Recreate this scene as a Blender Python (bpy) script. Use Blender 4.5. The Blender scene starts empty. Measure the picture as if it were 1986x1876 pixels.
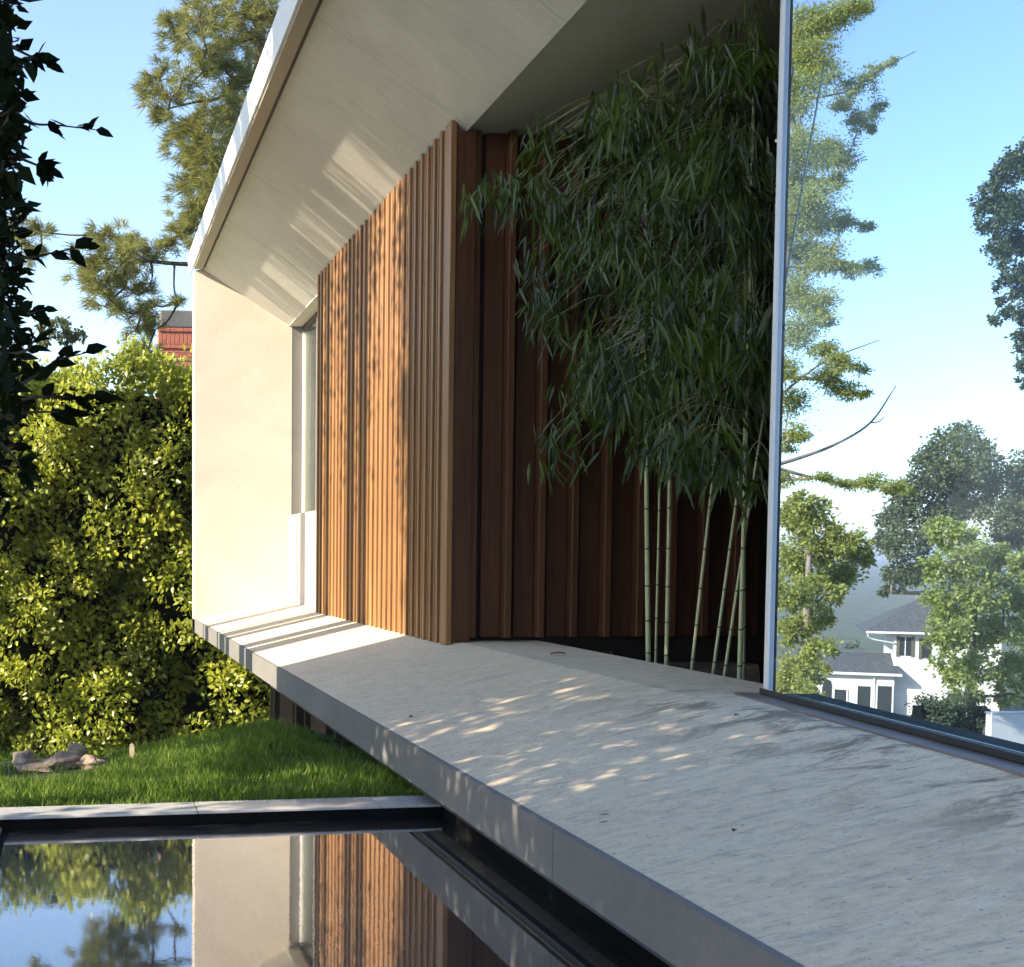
import bpy, bmesh, math, random
import numpy as np
from mathutils import Vector, Matrix

R = math.radians
rng = np.random.default_rng(7)
random.seed(7)
S = bpy.context.scene
COL = S.collection

# ------------------------------------------------------------------ camera
EYE = 0.98                       # eye height over the pool water (z = 0)
W_, H_, F_ = 1986.0, 1876.0, 2327.0      # reference frame used for measuring
CX, CY = 370.0, 1194.0                   # principal point of the (cropped) photograph
YAW, PITCH = R(5.28), R(3.0)
cam_d = bpy.data.cameras.new('camera'); cam = bpy.data.objects.new('camera', cam_d)
COL.objects.link(cam); S.camera = cam
cam_d.sensor_width = 36.0
cam_d.lens = 36.0 * F_ / W_
cam_d.shift_x = (W_ / 2 - CX) / W_
cam_d.shift_y = (CY - H_ / 2) / W_
cam_d.clip_start = 0.05; cam_d.clip_end = 6000
cam.location = (0, 0, EYE)
cam.rotation_euler = (R(90) - PITCH, 0, -YAW)
ROT = np.array(cam.rotation_euler.to_matrix())

def ray(px, py):
    d = ROT @ np.array([(px - CX) / F_, -(py - CY) / F_, -1.0])
    return d / d[1]              # scaled so that dy = 1
def at(px, py, Y):               # point seen at a pixel of the measuring frame, Y metres ahead
    d = ray(px, py)
    return np.array([d[0] * Y, Y, EYE + d[2] * Y])

# ------------------------------------------------------------------ sky, sun, exposure
SUN_EL, SUN_AZ = R(26.5), R(-106.0)        # low sun from the left
w = bpy.data.worlds.new("World"); S.world = w; w.use_nodes = True
nt = w.node_tree; bg = nt.nodes['Background']
sk = nt.nodes.new('ShaderNodeTexSky'); sk.sky_type = 'NISHITA'; sk.sun_disc = False
sk.sun_elevation = SUN_EL; sk.sun_rotation = SUN_AZ
sk.air_density = 1.0; sk.dust_density = 0.6; sk.ozone_density = 1.6; sk.altitude = 200
nt.links.new(sk.outputs[0], bg.inputs[0]); bg.inputs[1].default_value = 0.108
sd = bpy.data.lights.new('sun', 'SUN'); sun = bpy.data.objects.new('sun', sd); COL.objects.link(sun)
sd.energy = 3.8; sd.angle = R(0.5); sd.color = (1.0, 0.85, 0.64)
sdir = Vector((math.sin(SUN_AZ) * math.cos(SUN_EL), math.cos(SUN_AZ) * math.cos(SUN_EL), math.sin(SUN_EL)))
sun.rotation_euler = sdir.to_track_quat('Z', 'Y').to_euler()
sun.location = (-20, 0, 15)
S.view_settings.view_transform = 'Standard'; S.view_settings.look = 'None'
S.view_settings.exposure = 1.92; S.view_settings.gamma = 1.0
S.render.engine = 'CYCLES'
S.cycles.max_bounces = 10; S.cycles.diffuse_bounces = 5; S.cycles.transparent_max_bounces = 16
S.cycles.use_denoising = True
S.cycles.sample_clamp_indirect = 6.0

# ------------------------------------------------------------------ helpers
def tag(o, label=None, cat=None, group=None, kind=None):
    if label: o['label'] = label
    if cat: o['category'] = cat
    if group: o['group'] = group
    if kind: o['kind'] = kind
    return o
def empty(name, loc=(0, 0, 0), label=None, cat=None, group=None):
    o = bpy.data.objects.new(name, None); COL.objects.link(o); o.location = loc
    o.empty_display_size = 0.1
    return tag(o, label, cat, group)
def link(name, me, mat=None, parent=None, loc=None):
    o = bpy.data.objects.new(name, me); COL.objects.link(o)
    if mat is not None and len(me.materials) == 0: me.materials.append(mat)
    if parent is not None:
        o.parent = parent
        o.matrix_parent_inverse = Matrix.Identity(4)
        p = world_loc(parent)
        base = Vector(loc) if loc is not None else Vector((0, 0, 0))
        o.location = base - p
    elif loc is not None:
        o.location = loc
    return o
def world_loc(o):
    v = Vector(o.location)
    while o.parent is not None:
        o = o.parent; v = v + o.location
    return v
def mesh_np(name, V, Fc, smooth=False):
    """V (n,3); Fc: (m,k) array of equal-size faces"""
    me = bpy.data.meshes.new(name)
    V = np.asarray(V, dtype=np.float32); Fc = np.asarray(Fc, dtype=np.int32)
    m, k = Fc.shape
    me.vertices.add(len(V)); me.vertices.foreach_set('co', V.ravel())
    me.loops.add(m * k); me.loops.foreach_set('vertex_index', Fc.ravel())
    me.polygons.add(m)
    me.polygons.foreach_set('loop_start', np.arange(0, m * k, k, dtype=np.int32))
    me.update(calc_edges=True)
    if smooth: me.polygons.foreach_set('use_smooth', np.ones(m, dtype=bool))
    me.validate()
    return me
def mesh_py(name, V, Fc):
    me = bpy.data.meshes.new(name); me.from_pydata([tuple(map(float, v)) for v in V], [], Fc); me.update(); me.validate()
    bm = bmesh.new(); bm.from_mesh(me); bmesh.ops.recalc_face_normals(bm, faces=bm.faces); bm.to_mesh(me); bm.free()
    return me
def box_mesh(name, lo, hi, bevel=0.0):
    (x0, y0, z0), (x1, y1, z1) = lo, hi
    bm = bmesh.new()
    vs = [bm.verts.new(p) for p in ((x0,y0,z0),(x1,y0,z0),(x1,y1,z0),(x0,y1,z0),(x0,y0,z1),(x1,y0,z1),(x1,y1,z1),(x0,y1,z1))]
    for f in ((0,3,2,1),(4,5,6,7),(0,1,5,4),(1,2,6,5),(2,3,7,6),(3,0,4,7)): bm.faces.new([vs[i] for i in f])
    if bevel > 0: bmesh.ops.bevel(bm, geom=list(bm.edges), offset=bevel, segments=1, affect='EDGES')
    me = bpy.data.meshes.new(name); bm.to_mesh(me); bm.free(); return me
def box(name, lo, hi, mat, parent=None, bevel=0.0):
    return link(name, box_mesh(name, lo, hi, bevel), mat, parent)
def extrude_y(name, prof, y0, y1, mat, parent=None, bevel=0.0, y0f=None, y1f=None):
    """prism with (x, z) profile between two Y values (y1f: per-vertex end override)"""
    n = len(prof)
    bm = bmesh.new()
    a = [bm.verts.new((x, y0 if y0f is None else y0f(x), z)) for x, z in prof]
    b = [bm.verts.new((x, y1 if y1f is None else y1f(x), z)) for x, z in prof]
    bm.faces.new(a); bm.faces.new(b[::-1])
    for i in range(n): bm.faces.new((a[i], b[i], b[(i+1) % n], a[(i+1) % n]))
    bmesh.ops.recalc_face_normals(bm, faces=bm.faces)
    if bevel: bmesh.ops.bevel(bm, geom=list(bm.edges), offset=bevel, segments=1, affect='EDGES')
    me = bpy.data.meshes.new(name); bm.to_mesh(me); bm.free()
    return link(name, me, mat, parent)
def extrude_z(name, poly, z0, z1, mat, parent=None, bevel=0.0):
    bm = bmesh.new()
    a = [bm.verts.new((x, y, z0)) for x, y in poly]; b = [bm.verts.new((x, y, z1)) for x, y in poly]
    bm.faces.new(a[::-1]); bm.faces.new(b)
    n = len(poly)
    for i in range(n): bm.faces.new((a[i], a[(i+1) % n], b[(i+1) % n], b[i]))
    bmesh.ops.recalc_face_normals(bm, faces=bm.faces)
    if bevel: bmesh.ops.bevel(bm, geom=list(bm.edges), offset=bevel, segments=1, affect='EDGES')
    me = bpy.data.meshes.new(name); bm.to_mesh(me); bm.free()
    return link(name, me, mat, parent)
def unit(a): return a / np.maximum(np.linalg.norm(a, axis=-1, keepdims=True), 1e-9)
def tube_arrays(paths, sides=7):
    """paths: list of (points (n,3), radii (n,)) -> V, F (quads)"""
    Vs, Fs, off = [], [], 0
    for P, rad in paths:
        P = np.asarray(P, float); rad = np.asarray(rad, float); n = len(P)
        T = np.gradient(P, axis=0); T = unit(T)
        ref = np.where(np.abs(T[:, 2:3]) > 0.9, np.array([[1., 0, 0]]), np.array([[0, 0, 1.]]))
        A = unit(np.cross(T, ref)); B = np.cross(T, A)
        ang = np.linspace(0, 2*np.pi, sides, endpoint=False)
        ring = A[:, None, :]*np.cos(ang)[None, :, None] + B[:, None, :]*np.sin(ang)[None, :, None]
        V = P[:, None, :] + ring * rad[:, None, None]
        Vs.append(V.reshape(-1, 3))
        i = np.arange(n-1)[:, None]*sides; j = np.arange(sides)[None, :]; j2 = (j+1) % sides
        Fs.append(np.stack([i+j, i+j2, i+sides+j2, i+sides+j], -1).reshape(-1, 4) + off)
        off += n*sides
    return np.concatenate(Vs), np.concatenate(Fs)
def tubes(name, paths, mat, parent=None, sides=7):
    V, Fc = tube_arrays(paths, sides)
    return link(name, mesh_np(name, V, Fc, True), mat, parent)
def curve_pts(pts, n=12):
    """smooth Catmull-Rom through points"""
    P = [np.asarray(p, float) for p in pts]
    P = [2*P[0]-P[1]] + P + [2*P[-1]-P[-2]]
    out = []
    for i in range(1, len(P)-2):
        for t in np.linspace(0, 1, n, endpoint=False):
            a, b, c, d = P[i-1], P[i], P[i+1], P[i+2]
            out.append(0.5*((2*b)+(c-a)*t+(2*a-5*b+4*c-d)*t*t+(3*b-a-3*c+d)*t**3))
    out.append(P[-2]); return np.array(out)
def leaves(C, D, N, L, Wd, fold=0.25, droop=0.0, six=False):
    """leaf blades. C base points, D axis dirs, N approx normals, L lengths, Wd half widths"""
    D = unit(D); Sx = unit(np.cross(D, N)); Nn = np.cross(Sx, D)
    L = L[:, None]; Wd = Wd[:, None]; n = len(C); dn = np.array([[0, 0, -1.0]])
    if not six:
        mid = C + D*L*0.42 + Nn*Wd*fold + dn*droop*L*0.15
        tip = C + D*L + dn*droop*L*0.5
        V = np.stack([C, mid+Sx*Wd, tip, mid-Sx*Wd], 1).reshape(-1, 3)
        b = np.arange(n)[:, None]*4
        Fc = np.concatenate([b+np.array([[0, 1, 2]]), b+np.array([[0, 2, 3]])])
        return V, Fc
    m1 = C + D*L*0.28 + Nn*Wd*fold + dn*droop*L*0.06
    m2 = C + D*L*0.66 + Nn*Wd*fold + dn*droop*L*0.25
    tip = C + D*L + dn*droop*L*0.55
    c1 = m1 - Nn*Wd*fold; c2 = m2 - Nn*Wd*fold
    V = np.stack([C, m1+Sx*Wd, m2+Sx*Wd*0.78, tip, m2-Sx*Wd*0.78, m1-Sx*Wd, c1, c2], 1).reshape(-1, 3)
    b = np.arange(n)[:, None]*8
    tri = np.array([[0,1,6],[1,2,7],[1,7,6],[2,3,7],[0,6,5],[6,7,4],[6,4,5],[7,3,4]])
    Fc = (b[:, None, :] + tri[None]).reshape(-1, 3)
    return V, Fc
def rand_dirs(n): return unit(rng.normal(size=(n, 3)))

# ------------------------------------------------------------------ materials
def mat_new(name):
    m = bpy.data.materials.new(name); m.use_nodes = True
    n = m.node_tree.nodes; l = m.node_tree.links
    return m, n, l, n['Principled BSDF']
def ramp(n, l, src, stops):
    r = n.new('ShaderNodeValToRGB'); l.new(src, r.inputs[0])
    e = r.color_ramp.elements
    while len(e) < len(stops): e.new(0.5)
    for el, (p, c) in zip(e, stops):
        el.position = p; el.color = (*c, 1) if len(c) == 3 else c
    return r.outputs[0]
def noise(n, l, scale, detail=4, rough=0.6, coord='Object', stretch=None, dist=0.0, rot=None):
    tc = n.new('ShaderNodeTexCoord'); src = tc.outputs[coord]
    if stretch or rot:
        mp = n.new('ShaderNodeMapping'); l.new(src, mp.inputs[0])
        if stretch: mp.inputs['Scale'].default_value = stretch
        if rot: mp.inputs['Rotation'].default_value = rot
        src = mp.outputs[0]
    t = n.new('ShaderNodeTexNoise'); l.new(src, t.inputs['Vector'])
    t.inputs['Scale'].default_value = scale; t.inputs['Detail'].default_value = detail
    t.inputs['Roughness'].default_value = rough; t.inputs['Distortion'].default_value = dist
    return t.outputs['Fac']
def mixc(n, l, fac, a, b, mode='MIX'):
    m = n.new('ShaderNodeMix'); m.data_type = 'RGBA'; m.blend_type = mode
    for s, v in ((0, fac), (6, a), (7, b)):
        if isinstance(v, (int, float)): m.inputs[s].default_value = v
        elif isinstance(v, tuple): m.inputs[s].default_value = (*v, 1)
        else: l.new(v, m.inputs[s])
    return m.outputs[2]
def math_(n, l, op, a, b=0.0):
    m = n.new('ShaderNodeMath'); m.operation = op
    for i, v in enumerate((a, b)):
        if isinstance(v, (int, float)): m.inputs[i].default_value = v
        else: l.new(v, m.inputs[i])
    return m.outputs[0]
def bump(n, l, h, strength=0.2, dist=0.01):
    b = n.new('ShaderNodeBump'); b.inputs['Strength'].default_value = strength; b.inputs['Distance'].default_value = dist
    l.new(h, b.inputs['Height']); return b.outputs[0]
def simple(name, col, rough=0.7, metal=0.0, var=0.15, scale=3.0, bmp=0.1):
    m, n, l, p = mat_new(name)
    f = noise(n, l, scale, 5)
    d = tuple(c*(1-var) for c in col); u = tuple(min(1, c*(1+var)) for c in col)
    l.new(ramp(n, l, f, [(0.3, d), (0.7, u)]), p.inputs['Base Color'])
    p.inputs['Roughness'].default_value = rough; p.inputs['Metallic'].default_value = metal
    if bmp: l.new(bump(n, l, noise(n, l, scale*12, 4), bmp, 0.004), p.inputs['Normal'])
    return m
def leaf_mat(name, c0, c1, rough=0.45, trans=0.35, tcol=None, spec=0.4, clump=0.0):
    m, n, l, p = mat_new(name)
    g = n.new('ShaderNodeNewGeometry')
    rf = g.outputs['Random Per Island']
    if clump:
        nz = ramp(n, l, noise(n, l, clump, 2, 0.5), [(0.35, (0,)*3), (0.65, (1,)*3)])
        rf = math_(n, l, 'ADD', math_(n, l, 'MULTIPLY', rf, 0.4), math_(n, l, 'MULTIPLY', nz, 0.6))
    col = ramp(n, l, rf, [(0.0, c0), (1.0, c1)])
    l.new(col, p.inputs['Base Color']); p.inputs['Roughness'].default_value = rough
    p.inputs['Specular IOR Level'].default_value = spec
    t = n.new('ShaderNodeBsdfTranslucent')
    tc = tcol or tuple(min(1, 1.6*x) for x in c1)
    l.new(mixc(n, l, 0.5, col, tc), t.inputs[0])
    mx = n.new('ShaderNodeMixShader'); mx.inputs[0].default_value = trans
    l.new(p.outputs[0], mx.inputs[1]); l.new(t.outputs[0], mx.inputs[2])
    l.new(mx.outputs[0], n['Material Output'].inputs[0])
    return m
def bark_mat(name, c0, c1, scale=14, stretch=(1, 1, 0.18)):
    m, n, l, p = mat_new(name)
    f = noise(n, l, scale, 6, 0.7, stretch=stretch)
    l.new(ramp(n, l, f, [(0.35, c0), (0.65, c1)]), p.inputs['Base Color']); p.inputs['Roughness'].default_value = 0.9
    l.new(bump(n, l, f, 0.6, 0.02), p.inputs['Normal'])
    return m

def concrete_slab_mat():
    m, n, l, p = mat_new('slab_concrete')
    big = noise(n, l, 0.9, 5, 0.6)
    base = ramp(n, l, big, [(0.3, (0.76, 0.625, 0.44)), (0.7, (0.86, 0.725, 0.52))])
    streak = noise(n, l, 3.0, 6, 0.7, stretch=(0.8, 7.0, 3.0), dist=0.6)
    c = mixc(n, l, math_(n, l, 'MULTIPLY', ramp(n, l, streak, [(0.56, (0,)*3), (0.70, (1,)*3)]), 0.65), base, (0.34, 0.325, 0.30))
    pale = noise(n, l, 5.0, 6, 0.75, stretch=(1.0, 3.0, 1.0), dist=1.2)
    c = mixc(n, l, math_(n, l, 'MULTIPLY', ramp(n, l, pale, [(0.52, (0,)*3), (0.68, (1,)*3)]), 0.6), c, (0.84, 0.75, 0.61))
    # damp brown stains, strongest on the floor beside the glass
    st = noise(n, l, 3.1, 8, 0.72, stretch=(1.0, 2.0, 1.0), dist=1.0)
    tc = n.new('ShaderNodeTexCoord'); sep = n.new('ShaderNodeSeparateXYZ'); l.new(tc.outputs['Object'], sep.inputs[0])
    near = n.new('ShaderNodeMapRange'); l.new(sep.outputs[0], near.inputs[0])
    near.inputs[1].default_value = 1.75; near.inputs[2].default_value = 2.15
    ny = n.new('ShaderNodeMapRange'); l.new(sep.outputs[1], ny.inputs[0]); ny.inputs[1].default_value = 4.9; ny.inputs[2].default_value = 4.0
    stm = math_(n, l, 'MULTIPLY', ramp(n, l, st, [(0.50, (0,)*3), (0.60, (1,)*3)]), math_(n, l, 'MULTIPLY', near.outputs[0], ny.outputs[0]))
    c = mixc(n, l, math_(n, l, 'MULTIPLY', stm, 0.8), c, (0.17, 0.13, 0.085))
    mot = noise(n, l, 16, 8, 0.8, stretch=(1.0, 2.0, 1.0))
    c = mixc(n, l, 0.85, c, ramp(n, l, mot, [(0.30, (0.50, 0.50, 0.50)), (0.47, (0.90, 0.90, 0.90)), (0.7, (1.12, 1.12, 1.12))]), 'MULTIPLY')
    sp = noise(n, l, 60, 3, 0.6)
    c = mixc(n, l, math_(n, l, 'MULTIPLY', ramp(n, l, sp, [(0.63, (0,)*3), (0.70, (1,)*3)]), 0.6), c, (0.20, 0.185, 0.17))
    l.new(c, p.inputs['Base Color'])
    p.inputs['Roughness'].default_value = 0.72
    h = math_(n, l, 'ADD', noise(n, l, 45, 6, 0.7), math_(n, l, 'MULTIPLY', streak, 0.8))
    l.new(bump(n, l, math_(n, l, 'ADD', h, math_(n, l, 'MULTIPLY', mot, 1.5)), 0.45, 0.008), p.inputs['Normal'])
    return m
def plaster_mat(name, c0, c1, board=False, rough=0.8):
    m, n, l, p = mat_new(name)
    big = noise(n, l, 1.1, 6, 0.6, dist=0.5)
    base = ramp(n, l, big, [(0.3, c0), (0.72, c1)])
    if board:
        st = noise(n, l, 2.0, 6, 0.7, stretch=(0.5, 9.0, 2.0), dist=0.4)
        base = mixc(n, l, math_(n, l, 'MULTIPLY', ramp(n, l, st, [(0.5, (0,)*3), (0.75, (1,)*3)]), 0.3), base, tuple(c*0.68 for c in c0))
    fine = noise(n, l, 40, 5, 0.7)
    base = mixc(n, l, 0.12, base, ramp(n, l, fine, [(0.35, tuple(c*0.6 for c in c0)), (0.65, (1, 1, 1))]), 'MULTIPLY')
    l.new(base, p.inputs['Base Color']); p.inputs['Roughness'].default_value = rough
    l.new(bump(n, l, math_(n, l, 'ADD', fine, math_(n, l, 'MULTIPLY', big, 2.0)), 0.15, 0.006), p.inputs['Normal'])
    return m
def wood_mat(name, c0, c1, c2):
    m, n, l, p = mat_new(name)
    oi = n.new('ShaderNodeObjectInfo')
    tc = n.new('ShaderNodeTexCoord'); add = n.new('ShaderNodeVectorMath'); add.operation = 'ADD'
    l.new(tc.outputs['Object'], add.inputs[0])
    sc = n.new('ShaderNodeVectorMath'); sc.operation = 'SCALE'; sc.inputs[0].default_value = (7, 13, 31)
    l.new(oi.outputs['Random'], sc.inputs['Scale']); l.new(sc.outputs[0], add.inputs[1])
    mp = n.new('ShaderNodeMapping'); l.new(add.outputs[0], mp.inputs[0]); mp.inputs['Scale'].default_value = (30, 30, 1.2)
    t = n.new('ShaderNodeTexNoise'); l.new(mp.outputs[0], t.inputs['Vector']); t.inputs['Scale'].default_value = 1.5
    t.inputs['Detail'].default_value = 7; t.inputs['Roughness'].default_value = 0.65; t.inputs['Distortion'].default_value = 0.8
    col = ramp(n, l, t.outputs['Fac'], [(0.3, c0), (0.55, c1), (0.75, c2)])
    v = ramp(n, l, oi.outputs['Random'], [(0.0, (0.78, 0.74, 0.72)), (1.0, (1.12, 1.1, 1.05))])
    l.new(mixc(n, l, 1.0, col, v, 'MULTIPLY'), p.inputs['Base Color'])
    p.inputs['Roughness'].default_value = 0.5; p.inputs['Specular IOR Level'].default_value = 0.4
    l.new(bump(n, l, t.outputs['Fac'], 0.15, 0.003), p.inputs['Normal'])
    return m
def glass_mat(name, refl=0.9, tint=(0.93, 0.98, 0.96), dirt=0.0, ior=1.5):
    m, n, l, p = mat_new(name)
    n.remove(p)
    tr = n.new('ShaderNodeBsdfTransparent'); tr.inputs[0].default_value = (*tint, 1)
    gl = n.new('ShaderNodeBsdfGlossy'); gl.inputs['Roughness'].default_value = 0.015
    lw = n.new('ShaderNodeLayerWeight'); lw.inputs[0].default_value = 0.5
    sch = math_(n, l, 'ADD', math_(n, l, 'MULTIPLY', math_(n, l, 'POWER', lw.outputs['Facing'], 5.0), 0.96), 0.04)
    mx = n.new('ShaderNodeMixShader'); l.new(math_(n, l, 'MULTIPLY', sch, refl), mx.inputs[0])
    l.new(tr.outputs[0], mx.inputs[1]); l.new(gl.outputs[0], mx.inputs[2])
    out = mx.outputs[0]
    if dirt:
        df = n.new('ShaderNodeBsdfDiffuse'); df.inputs[0].default_value = (0.75, 0.78, 0.8, 1)
        a = ramp(n, l, noise(n, l, 40, 4, 0.7, stretch=(1, 1, 0.35)), [(0.62, (0,)*3), (0.74, (1,)*3)])
        b = ramp(n, l, noise(n, l, 2.0, 5, 0.7, stretch=(1, 3, 0.5)), [(0.45, (0.15,)*3), (0.75, (0.9,)*3)])
        mx2 = n.new('ShaderNodeMixShader')
        l.new(math_(n, l, 'MULTIPLY', math_(n, l, 'ADD', math_(n, l, 'MULTIPLY', a, 0.7), 0.3), math_(n, l, 'MULTIPLY', b, dirt)), mx2.inputs[0])
        l.new(out, mx2.inputs[1]); l.new(df.outputs[0], mx2.inputs[2]); out = mx2.outputs[0]
    l.new(out, n['Material Output'].inputs[0])
    return m
def water_mat():
    m, n, l, p = mat_new('black_pool_water')
    p.inputs['Base Color'].default_value = (0.006, 0.008, 0.012, 1); p.inputs['Roughness'].default_value = 0.5
    dust = ramp(n, l, noise(n, l, 130, 2, 0.5), [(0.60, (0.004, 0.005, 0.008)), (0.70, (0.09, 0.085, 0.075))])
    l.new(dust, p.inputs['Base Color'])
    gl = n.new('ShaderNodeBsdfGlossy'); gl.inputs['Roughness'].default_value = 0.005
    gl.inputs[0].default_value = (0.97, 0.97, 1.0, 1)
    h = math_(n, l, 'ADD', noise(n, l, 7.0, 3, 0.5, stretch=(1.0, 0.6, 1)), math_(n, l, 'MULTIPLY', noise(n, l, 60, 3, 0.6), 0.35))
    nb = bump(n, l, h, 0.009, 0.012); l.new(nb, gl.inputs['Normal'])
    fr = n.new('ShaderNodeFresnel'); fr.inputs[0].default_value = 2.3
    grit = ramp(n, l, noise(n, l, 170, 2, 0.5), [(0.62, (1,)*3), (0.70, (0.55,)*3)])
    mx = n.new('ShaderNodeMixShader'); l.new(math_(n, l, 'MULTIPLY', math_(n, l, 'MINIMUM', math_(n, l, 'MULTIPLY', fr.outputs[0], 1.7), 0.92), grit), mx.inputs[0])
    l.new(p.outputs[0], mx.inputs[1]); l.new(gl.outputs[0], mx.inputs[2])
    l.new(mx.outputs[0], n['Material Output'].inputs[0])
    return m

M = {}
M['slab'] = concrete_slab_mat()
M['slab_edge'] = plaster_mat('slab_edge_concrete', (0.145, 0.143, 0.135), (0.21, 0.205, 0.195))
M['wall'] = plaster_mat('cream_plaster', (0.44, 0.39, 0.335), (0.56, 0.515, 0.45))
M['soffit'] = plaster_mat('soffit_concrete', (0.52, 0.50, 0.455), (0.67, 0.645, 0.59), board=True)
M['ceiling'] = plaster_mat('dark_ceiling', (0.48, 0.48, 0.43), (0.58, 0.58, 0.52))
M['fascia'] = plaster_mat('fascia_concrete', (0.46, 0.43, 0.37), (0.56, 0.53, 0.46))
M['parapet'] = simple('parapet_white', (0.74, 0.74, 0.74), 0.6, 0, 0.05)
M['wood'] = wood_mat('batten_wood', (0.16, 0.078, 0.030), (0.29, 0.150, 0.058), (0.41, 0.225, 0.09))
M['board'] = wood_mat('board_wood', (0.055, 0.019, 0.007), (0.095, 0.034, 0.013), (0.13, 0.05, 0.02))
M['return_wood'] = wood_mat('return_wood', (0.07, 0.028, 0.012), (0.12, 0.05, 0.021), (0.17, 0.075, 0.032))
M['backing'] = simple('screen_backing', (0.018, 0.010, 0.006), 0.9)
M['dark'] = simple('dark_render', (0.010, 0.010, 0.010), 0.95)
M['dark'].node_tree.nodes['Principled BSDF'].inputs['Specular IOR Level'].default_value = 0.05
M['plinth'] = simple('plinth_black', (0.006, 0.006, 0.006), 0.95)
M['plinth'].node_tree.nodes['Principled BSDF'].inputs['Specular IOR Level'].default_value = 0.05
M['metal'] = simple('post_aluminium', (0.78, 0.76, 0.73), 0.4, 0.15, 0.05, 2, 0.03)
M['metal_dark'] = simple('gasket_black', (0.02, 0.02, 0.022), 0.5)
M['bronze'] = simple('bronze_track', (0.24, 0.20, 0.17), 0.5, 0.4, 0.2, 6)
M['glass'] = glass_mat('glass_pane', 0.35, (0.75, 0.82, 0.91), 0.03)
M['winglass'] = glass_mat('window_glass', 1.6, (0.75, 0.82, 0.74), 0.25)
M['water'] = water_mat()
M['coping'] = simple('coping_granite', (0.46, 0.455, 0.45), 0.25, 0, 0.12, 25, 0.03)
M['poolwall'] = simple('pool_black_tile', (0.006, 0.006, 0.007), 0.85)
M['poolwall'].node_tree.nodes['Principled BSDF'].inputs['Specular IOR Level'].default_value = 0.1
M['slate'] = simple('green_slate', (0.045, 0.065, 0.055), 0.9, 0, 0.25, 4, 0.08)
M['slate'].node_tree.nodes['Principled BSDF'].inputs['Specular IOR Level'].default_value = 0.1
M['soil'] = simple('soil', (0.10, 0.075, 0.05), 0.95, 0, 0.4, 9, 0.8)
M['rock'] = simple('tan_rock', (0.34, 0.26, 0.20), 0.9, 0, 0.3, 7, 0.8)
M['stakewood'] = simple('stake_wood', (0.62, 0.50, 0.36), 0.8, 0, 0.15, 12, 0.3)
M['lawn'] = simple('lawn_soil', (0.035, 0.055, 0.015), 0.95, 0, 0.4, 14, 0.8)
M['ground'] = simple('hillside_ground', (0.10, 0.11, 0.055), 0.95, 0, 0.35, 0.15, 0.5)
M['culm'] = simple('bamboo_culm', (0.44, 0.47, 0.26), 0.4, 0, 0.2, 4, 0.05)
M['culm_dark'] = simple('bamboo_node', (0.10, 0.11, 0.05), 0.6, 0, 0.2, 4, 0.05)
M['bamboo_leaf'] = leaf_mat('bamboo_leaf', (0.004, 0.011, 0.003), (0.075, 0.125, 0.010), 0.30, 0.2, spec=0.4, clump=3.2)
M['hedge_leaf'] = leaf_mat('hedge_leaf', (0.07, 0.11, 0.012), (0.42, 0.45, 0.055), 0.34, 0.36, (0.56, 0.62, 0.07), spec=0.45, clump=1.2)
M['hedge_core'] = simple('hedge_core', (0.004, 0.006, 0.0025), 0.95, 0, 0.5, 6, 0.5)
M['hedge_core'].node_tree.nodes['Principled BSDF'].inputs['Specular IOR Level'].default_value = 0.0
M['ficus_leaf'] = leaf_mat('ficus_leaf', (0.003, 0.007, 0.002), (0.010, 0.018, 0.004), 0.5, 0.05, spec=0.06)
M['bark_dark'] = bark_mat('bark_dark', (0.03, 0.022, 0.016), (0.09, 0.065, 0.05))
M['bark_pine'] = bark_mat('bark_pine', (0.06, 0.035, 0.025), (0.20, 0.125, 0.085))
M['bark_pale'] = bark_mat('bark_pale', (0.16, 0.13, 0.10), (0.32, 0.27, 0.22))
M['pine_a'] = leaf_mat('pine_needles', (0.04, 0.065, 0.022), (0.31, 0.31, 0.09), 0.6, 0.3, spec=0.2, clump=1.6)
M['grass'] = leaf_mat('grass_blades', (0.05, 0.105, 0.012), (0.20, 0.30, 0.045), 0.5, 0.45, (0.26, 0.40, 0.05), spec=0.3)
M['brick'] = simple('red_brick', (0.36, 0.115, 0.075), 0.9, 0, 0.35, 5, 0.5)
M['mortar'] = simple('mortar', (0.26, 0.17, 0.14), 0.95, 0, 0.2, 20, 0.4)
M['cap'] = plaster_mat('chimney_cap', (0.09, 0.09, 0.095), (0.16, 0.16, 0.16))
M['leaf_dry'] = simple('dry_leaf', (0.30, 0.15, 0.07), 0.8)
M['twig'] = simple('dark_twig', (0.06, 0.05, 0.04), 0.9)
M['leaf_cedar'] = leaf_mat('cedar_leaf', (0.15, 0.18, 0.04), (0.38, 0.40, 0.11), 0.6, 0.4, spec=0.2)
M['leaf_oak'] = leaf_mat('oak_leaf', (0.05, 0.075, 0.03), (0.14, 0.16, 0.07), 0.5, 0.25, spec=0.3)
M['leaf_bright'] = leaf_mat('bright_leaf', (0.11, 0.16, 0.035), (0.34, 0.38, 0.11), 0.45, 0.4, spec=0.4)
M['leaf_dark'] = leaf_mat('dark_leaf', (0.02, 0.04, 0.018), (0.07, 0.10, 0.035), 0.45, 0.2, spec=0.4)
M['stucco'] = plaster_mat('stucco_cream', (0.60, 0.56, 0.50), (0.72, 0.68, 0.61))
M['shingle'] = simple('grey_shingle', (0.075, 0.08, 0.082), 0.9, 0, 0.4, 6, 0.6)
M['trim'] = simple('white_trim', (0.72, 0.71, 0.68), 0.6, 0, 0.05)
M['pane_dark'] = simple('dark_pane', (0.03, 0.035, 0.035), 0.12, 0, 0.1, 2, 0)
M['shutter'] = simple('brown_shutter', (0.10, 0.085, 0.06), 0.7)
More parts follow.
